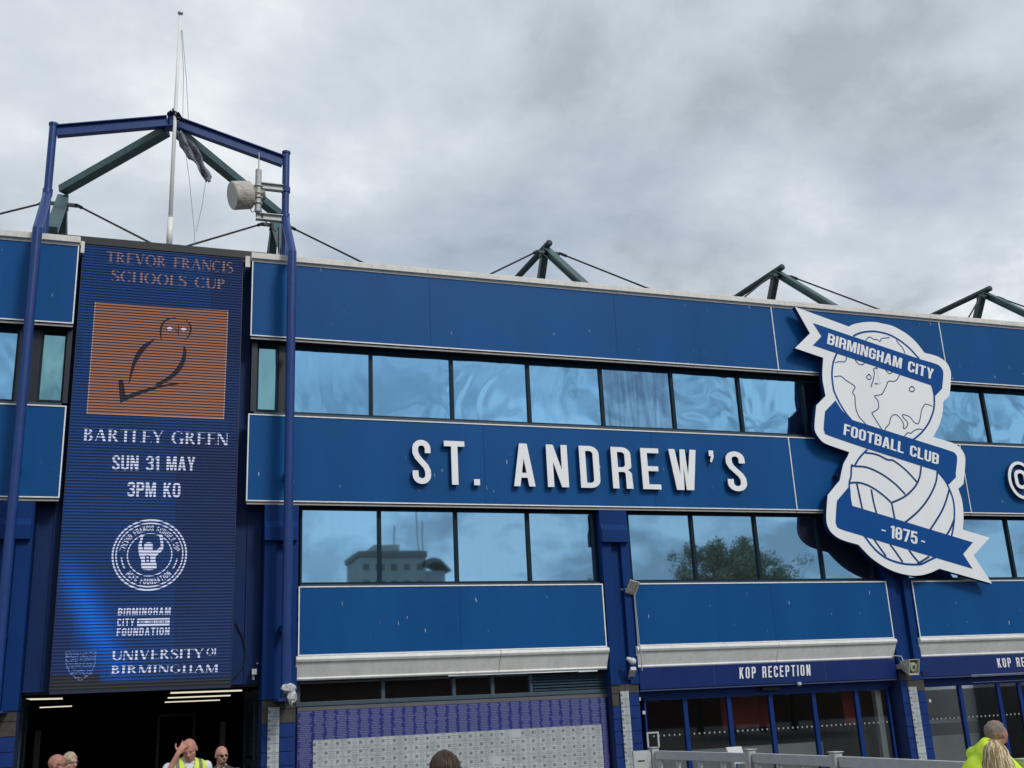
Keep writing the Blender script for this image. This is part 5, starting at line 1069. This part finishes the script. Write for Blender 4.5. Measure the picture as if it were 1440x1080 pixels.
def vest_mat():
    m = bpy.data.materials.new('hivis_waistcoat'); m.use_nodes = True; t = m.node_tree; L = t.links; b = t.nodes['Principled BSDF']; b.inputs['Roughness'].default_value = .6
    tc = N(t, 'ShaderNodeTexCoord'); sp = N(t, 'ShaderNodeSeparateXYZ'); L.new(tc.outputs['Object'], sp.inputs[0])
    ax_ = mth(t, 'ABSOLUTE', sp.outputs[0]); v1 = mth(t, 'LESS_THAN', mth(t, 'ABSOLUTE', mth(t, 'SUBTRACT', ax_, .135)), .022)
    h1 = mth(t, 'LESS_THAN', mth(t, 'ABSOLUTE', mth(t, 'SUBTRACT', sp.outputs[2], 1.33)), .024); h2 = mth(t, 'LESS_THAN', mth(t, 'ABSOLUTE', mth(t, 'SUBTRACT', sp.outputs[2], 1.04)), .024)
    k = mth(t, 'MAXIMUM', v1, mth(t, 'MAXIMUM', h1, h2)); mx = N(t, 'ShaderNodeMix', data_type='RGBA'); L.new(k, mx.inputs[0]); mx.inputs[6].default_value = (.68,.84,.05,1); mx.inputs[7].default_value = (.18,.20,.15,1); L.new(mx.outputs[2], b.inputs['Base Color']); return m
vm = remesh(bm, .010, 'waistcoat', vest_mat(), 3, lambda c: (abs(c.x) > .25*s and c.z > 1.17*s) or (c.z > 1.47*s and abs(c.x) < .07*s) or (c.y > 0 and abs(c.x) < .012+max(0, (c.z-1.25*s))*.22 and c.z > 1.0) or c.z < .86)
o = obj('waistcoat', vm, None); o.parent = Pn
tie = obj('tie', MB().beam(q((0,.115,1.40)), q((0,.155,1.05)), .055, .012, (0,1,0)), mat('dark_tie', (.03,.035,.06), .6)); tie.parent = Pn
col = MB(); col.tube([q((-.05,.02,1.47)),q((-.045,.085,1.425)),q((0,.125,1.385))], .018, 8); col.tube([q((.05,.02,1.47)),q((.045,.085,1.425)),q((0,.125,1.385))], .018, 8); o = obj('collar', col, WS); o.parent = Pn
# man in a charcoal top and sunglasses
Pn, hp, q, s, J = person((1.19,15.0,0), 1.70, pi-.25, 'bald man in a charcoal top and black sunglasses standing right of the steward', SK2, (GJ,'long','jacket'), TR, head_rot=(-.05,.03,.55), bulk=1.1)
glasses(Pn, hp, s); bm = bmesh.new(); ell(bm, hp((0,.074,-.098)), (.028*s,.020*s,.026*s)); ell(bm, hp((0,.098,-.055)), (.022*s,.008*s,.006*s)); o = obj('goatee', remesh(bm, .005, 'goatee', mat('short_beard', (.08,.05,.035), .9, var=.3, scale=80), 1), None); o.parent = Pn
cm = MB().tube([q((-.045,.05,1.47)),q((0,.085,1.44)),q((.045,.05,1.47))], .012, 8); o = obj('collar', cm, WS); o.parent = Pn
# pair at the left of the entrance
Pn, hp, q, s, J = person((-.74,14.0,0), 1.73, -pi/2-.2, 'bald man in dark spectacles facing right at the left side of the entrance', SK4, (mat('navy_polo', (.03,.04,.08), .8),'short'), TR, head_rot=(-.1,0,0))
glasses(Pn, hp, s, False)
Pn, hp, q, s, J = person((-.63,14.75,0), 1.73, pi+.5, 'fair haired person with spectacles half hidden behind the bald man at the left', SK3, (GJ,'long','jacket'), TR, head_rot=(-.1,0,.2))
FH = mat('pale_hair', (.42,.34,.22), .7, var=.3, scale=40); hair_cap(Pn, hp, s, FH); glasses(Pn, hp, s, False)
# brown haired head in front
Pn, hp, q, s, J = person((1.615,5.8,0), 1.80, .1, 'brown haired person seen from behind in front of the name board', SK3, (mat('dark_green_coat', (.03,.04,.035), .8),'long','coat'), TR, head_rot=(.05,0,0), hsc=.86)
BH = mat('brown_hair', (.055,.030,.018), .55, var=.35, scale=60); hair_cap(Pn, hp, s, BH, r=(.088,.108,.101), low=-.06, front=.09); strands(Pn, hp, s, BH, 260, .05, 3, r0=.0032)
# man in yellow polo leaning on the barrier
Pn, hp, q, s, J = person((6.69,7.82,0), 1.845, -radians(108), 'shaven headed man in a fluorescent yellow polo leaning his forearms on the grey barrier', SK4, (YV,'short','polo_shirt'), TR,
    arms={'L': ((-.20,.40,1.27),(.02,.62,1.30),(.5,.5,0)), 'R': ((.24,.38,1.27),(.06,.60,1.32),(-.6,.4,0))}, lean=.50, head_rot=(.22,0,.40), bulk=1.25, hsc=.86, hoff=(.0,-.025))
sb = hair_cap(Pn, hp, s, mat('cropped_grey_hair', (.22,.17,.145), .9, var=.2, scale=80), 'cropped_hair', (.084,.106,.0985), low=-.03, front=.04, ears=True)
bk = MB()
rb_ = random.Random(2)
# blonde in front of him
Pn, hp, q, s, J = person((5.13,5.65,0), 1.665, -.35, 'person with long blonde hair in front of the yellow shirt man', SK3, (mat('pale_yellow_top', (.72,.70,.16), .7),'short','top'), TR, head_rot=(0,0,0), bulk=.9, hsc=.82)
BL = mat('blonde_hair', (.66,.52,.30), .45, var=.4, scale=55); hair_cap(Pn, hp, s, BL, r=(.088,.108,.102), low=-.08, front=.06); strands(Pn, hp, s, mat('blonde_hair_light', (.80,.68,.44), .4, var=.2, scale=60), 480, .36, 6, r0=.0038); strands(Pn, hp, s, mat('blonde_hair_dark', (.36,.24,.11), .5, var=.3, scale=60), 330, .35, 11, r0=.0036)

# ---------------------------------------------------------------- what the windows mirror: tower block, tree, and a low terrace added behind the camera to darken the door glass
def mir(px, py, Yp): p = at(px, py, Yp); return Vector((p.x, 2*YG-p.y, p.z))
conc = mat('tower_concrete', (.48,.46,.42), .85, var=.12, scale=.3); wing = mat('tower_window', (.13,.13,.12), .4)
def tower():
    Yp = 170; a = mir(508,806,Yp); b = mir(596,806,Yp); zt_ = mir(540,785,Yp).z; x0, x1, y = a.x, b.x, a.y
    T = thing('tower_block', ((x0+x1)/2, y-8, 0), 'concrete tower block with rows of small windows, mirrored in the lower left windows', 'tower block')
    obj('wall', MB().box(x0,x1,y-11,y,0,zt_), conc, T); pa = obj('parapet', MB().box(x0-.3,x1+.3,y-11.3,y+.3,zt_+.01,zt_+1.0), mat('tower_parapet', (.22,.21,.19), .85), T)
    u = mir(532,780,Yp).x; v = mir(563,780,Yp).x; zz = mir(545,772,Yp).z
    ph = obj('plant_room', MB().box(u,v,y-10,y-2,zt_+1.01,zz+.8), conc, T)
    wm_ = MB().box(-.50,.50,-.05,.25,-.5,.5).mesh('window', wing)
    fl = 0; z = zt_-1.6
    while z > 6 and fl < 7:
        n = int((x1-x0)/1.75)
        for k in range(n): piece('window', wm_, T, (x0+(k+.5)*(x1-x0)/n, y-.2, z))
        z -= 2.7; fl += 1
    for px_, h_ in ((562,4),(596,6.5),(603,5)): xx = mir(px_,775,Yp).x; obj('mast', MB().tube([(xx,y-5,zt_+1),(xx,y-5,zt_+2+h_)], .12, 6), GALV, T)
    # curved roof canopy standing off the right side
    c0 = mir(590,793,Yp); c1 = mir(634,806,Yp); cm_ = MB(); n = 12; v = []
    for i in range(n+1):
        t_ = i/n; xx = c0.x+(c1.x-c0.x)*t_; zz_ = c0.z+1.2*sin(pi*t_*.9)+(c1.z-c0.z)*t_**2
        for yy in (y-8, y): v += [(xx,yy,zz_),(xx,yy,zz_-.25-.9*(1-t_))]
    f = []
    for i in range(n): k = i*4; f += [(k,k+2,k+6,k+4),(k+1,k+5,k+7,k+3),(k,k+4,k+5,k+1),(k+2,k+3,k+7,k+6)]
    cm_.add(v, f+[(0,1,3,2),(n*4,n*4+2,n*4+3,n*4+1)]); obj('roof_canopy', cm_, mat('canopy_grey', (.18,.18,.17), .7), T)
    xx = (c0.x+c1.x)/2; obj('canopy_stair', MB().box(xx-2.2,xx+1.8,y-7,y-1,0,c0.z-1.2), mat('stair_pale', (.45,.46,.47), .8), T)
tower()
def tree(loc, h, r, label, seed, n=5200):
    n = int(n*2.2); rr = random.Random(seed); loc = Vector(loc); T = thing('broadleaf_tree', loc, label, 'tree', 'broadleaf trees mirrored in the windows')
    tk = MB(); tk.tube([loc, loc+Vector((.1,0,h*.25)), loc+Vector((-.1,.1,h*.55)), loc+Vector((0,0,h*.85))], [.22,.17,.11,.03], 10); tips = []
    for k in range(16):
        a = rr.uniform(0, 2*pi); z0 = h*rr.uniform(.25,.7); e = loc+Vector((cos(a)*r*rr.uniform(.5,.85), sin(a)*r*rr.uniform(.5,.85), z0+h*rr.uniform(.08,.26))); m_ = loc.lerp(e, .5); m_.z = z0+(e.z-z0-loc.z)*.3+loc.z
        tk.tube([loc+Vector((0,0,z0)), m_, e], [.07,.045,.015], 6); tips.append(e)
    obj('trunk', tk, mat('bark', (.06,.05,.04), .9), T)
    cl = []
    for e in tips:
        for j in range(5): cl.append((e+Vector((rr.gauss(0,.5),rr.gauss(0,.5),rr.gauss(0,.45))), rr.uniform(.35,.8)))
    for k in range(26):
        a = rr.uniform(0, 2*pi); t_ = rr.uniform(0,1); cl.append((loc+Vector((cos(a)*r*.62*t_, sin(a)*r*.62*t_, h*(.95-.35*t_)+rr.gauss(0,.25))), rr.uniform(.3,.75)))
    lf = MB(); per = n//len(cl)
    for c, R_ in cl:
        for k in range(per):
            d = Vector((rr.gauss(0,1),rr.gauss(0,1),rr.gauss(0,1))).normalized()*R_*rr.uniform(.5,1.05); p = c+d; sz = rr.uniform(.05,.10)
            n_ = (d.normalized()+Vector((rr.gauss(0,.6),rr.gauss(0,.6),rr.gauss(0,.6)))).normalized(); x_ = n_.orthogonal().normalized()*sz; y_ = n_.cross(x_).normalized()*sz*.7
            lf.add([p-x_,p-y_,p+x_,p+y_], [(0,1,2,3)])
    o = obj('crown', lf, mat('leaf_green', (.26,.27,.15), .6, var=.4, scale=2), T); o['kind'] = 'stuff'
def trm(px, py_top, Yp, r, label, seed, n=5200):
    p = mir(px, py_top, Yp); tree((p.x, p.y, 0), p.z, r, label, seed, n)
trm(1003, 742, 56, 2.1, 'leafy tree with the broadest crown, mirrored in the windows left of the crest', 1, 9000)
trm(1046, 752, 56, 1.25, 'leafy tree with a narrow pointed crown, mirrored beside the broadest one', 2, 4500)
trm(1092, 783, 56, 1.1, 'low leafy tree, mirrored in the window nearest the crest', 3, 3000)
trm(964, 782, 57, 1.0, 'small low tree, mirrored left of the broadest crown', 4, 2500)
trm(838, 803, 60, .8, 'small tree whose top just shows, mirrored beside the pier', 5, 1500)
TB = thing('unseen_brick_terrace', (0, -40, 0), 'unseen low dark brick terrace added behind the camera to darken the shopfront reflections', 'terrace')  # added out of view so the shopfront glass reflects something dark
bk_ = mat('dark_brick', (.10,.06,.045), .9, var=.3, scale=2); obj('wall', MB().box(-60,60,-50,-40,0,4.2), bk_, TB); obj('roof', MB().add([(-60,-39.8,4.2),(60,-39.8,4.2),(60,-45,6.0),(-60,-45,6.0),(-60,-50.2,4.2),(60,-50.2,4.2)], [(0,1,2,3),(3,2,5,4),(0,3,4),(1,5,2)]), mat('slate_roof', (.07,.07,.08), .8), TB)
wmm = MB().box(-.5,.5,-.05,.05,-.6,.6).mesh('window', wing)
for k in range(30): piece('window', wmm, TB, (-58+k*4, -39.98, 2.4))
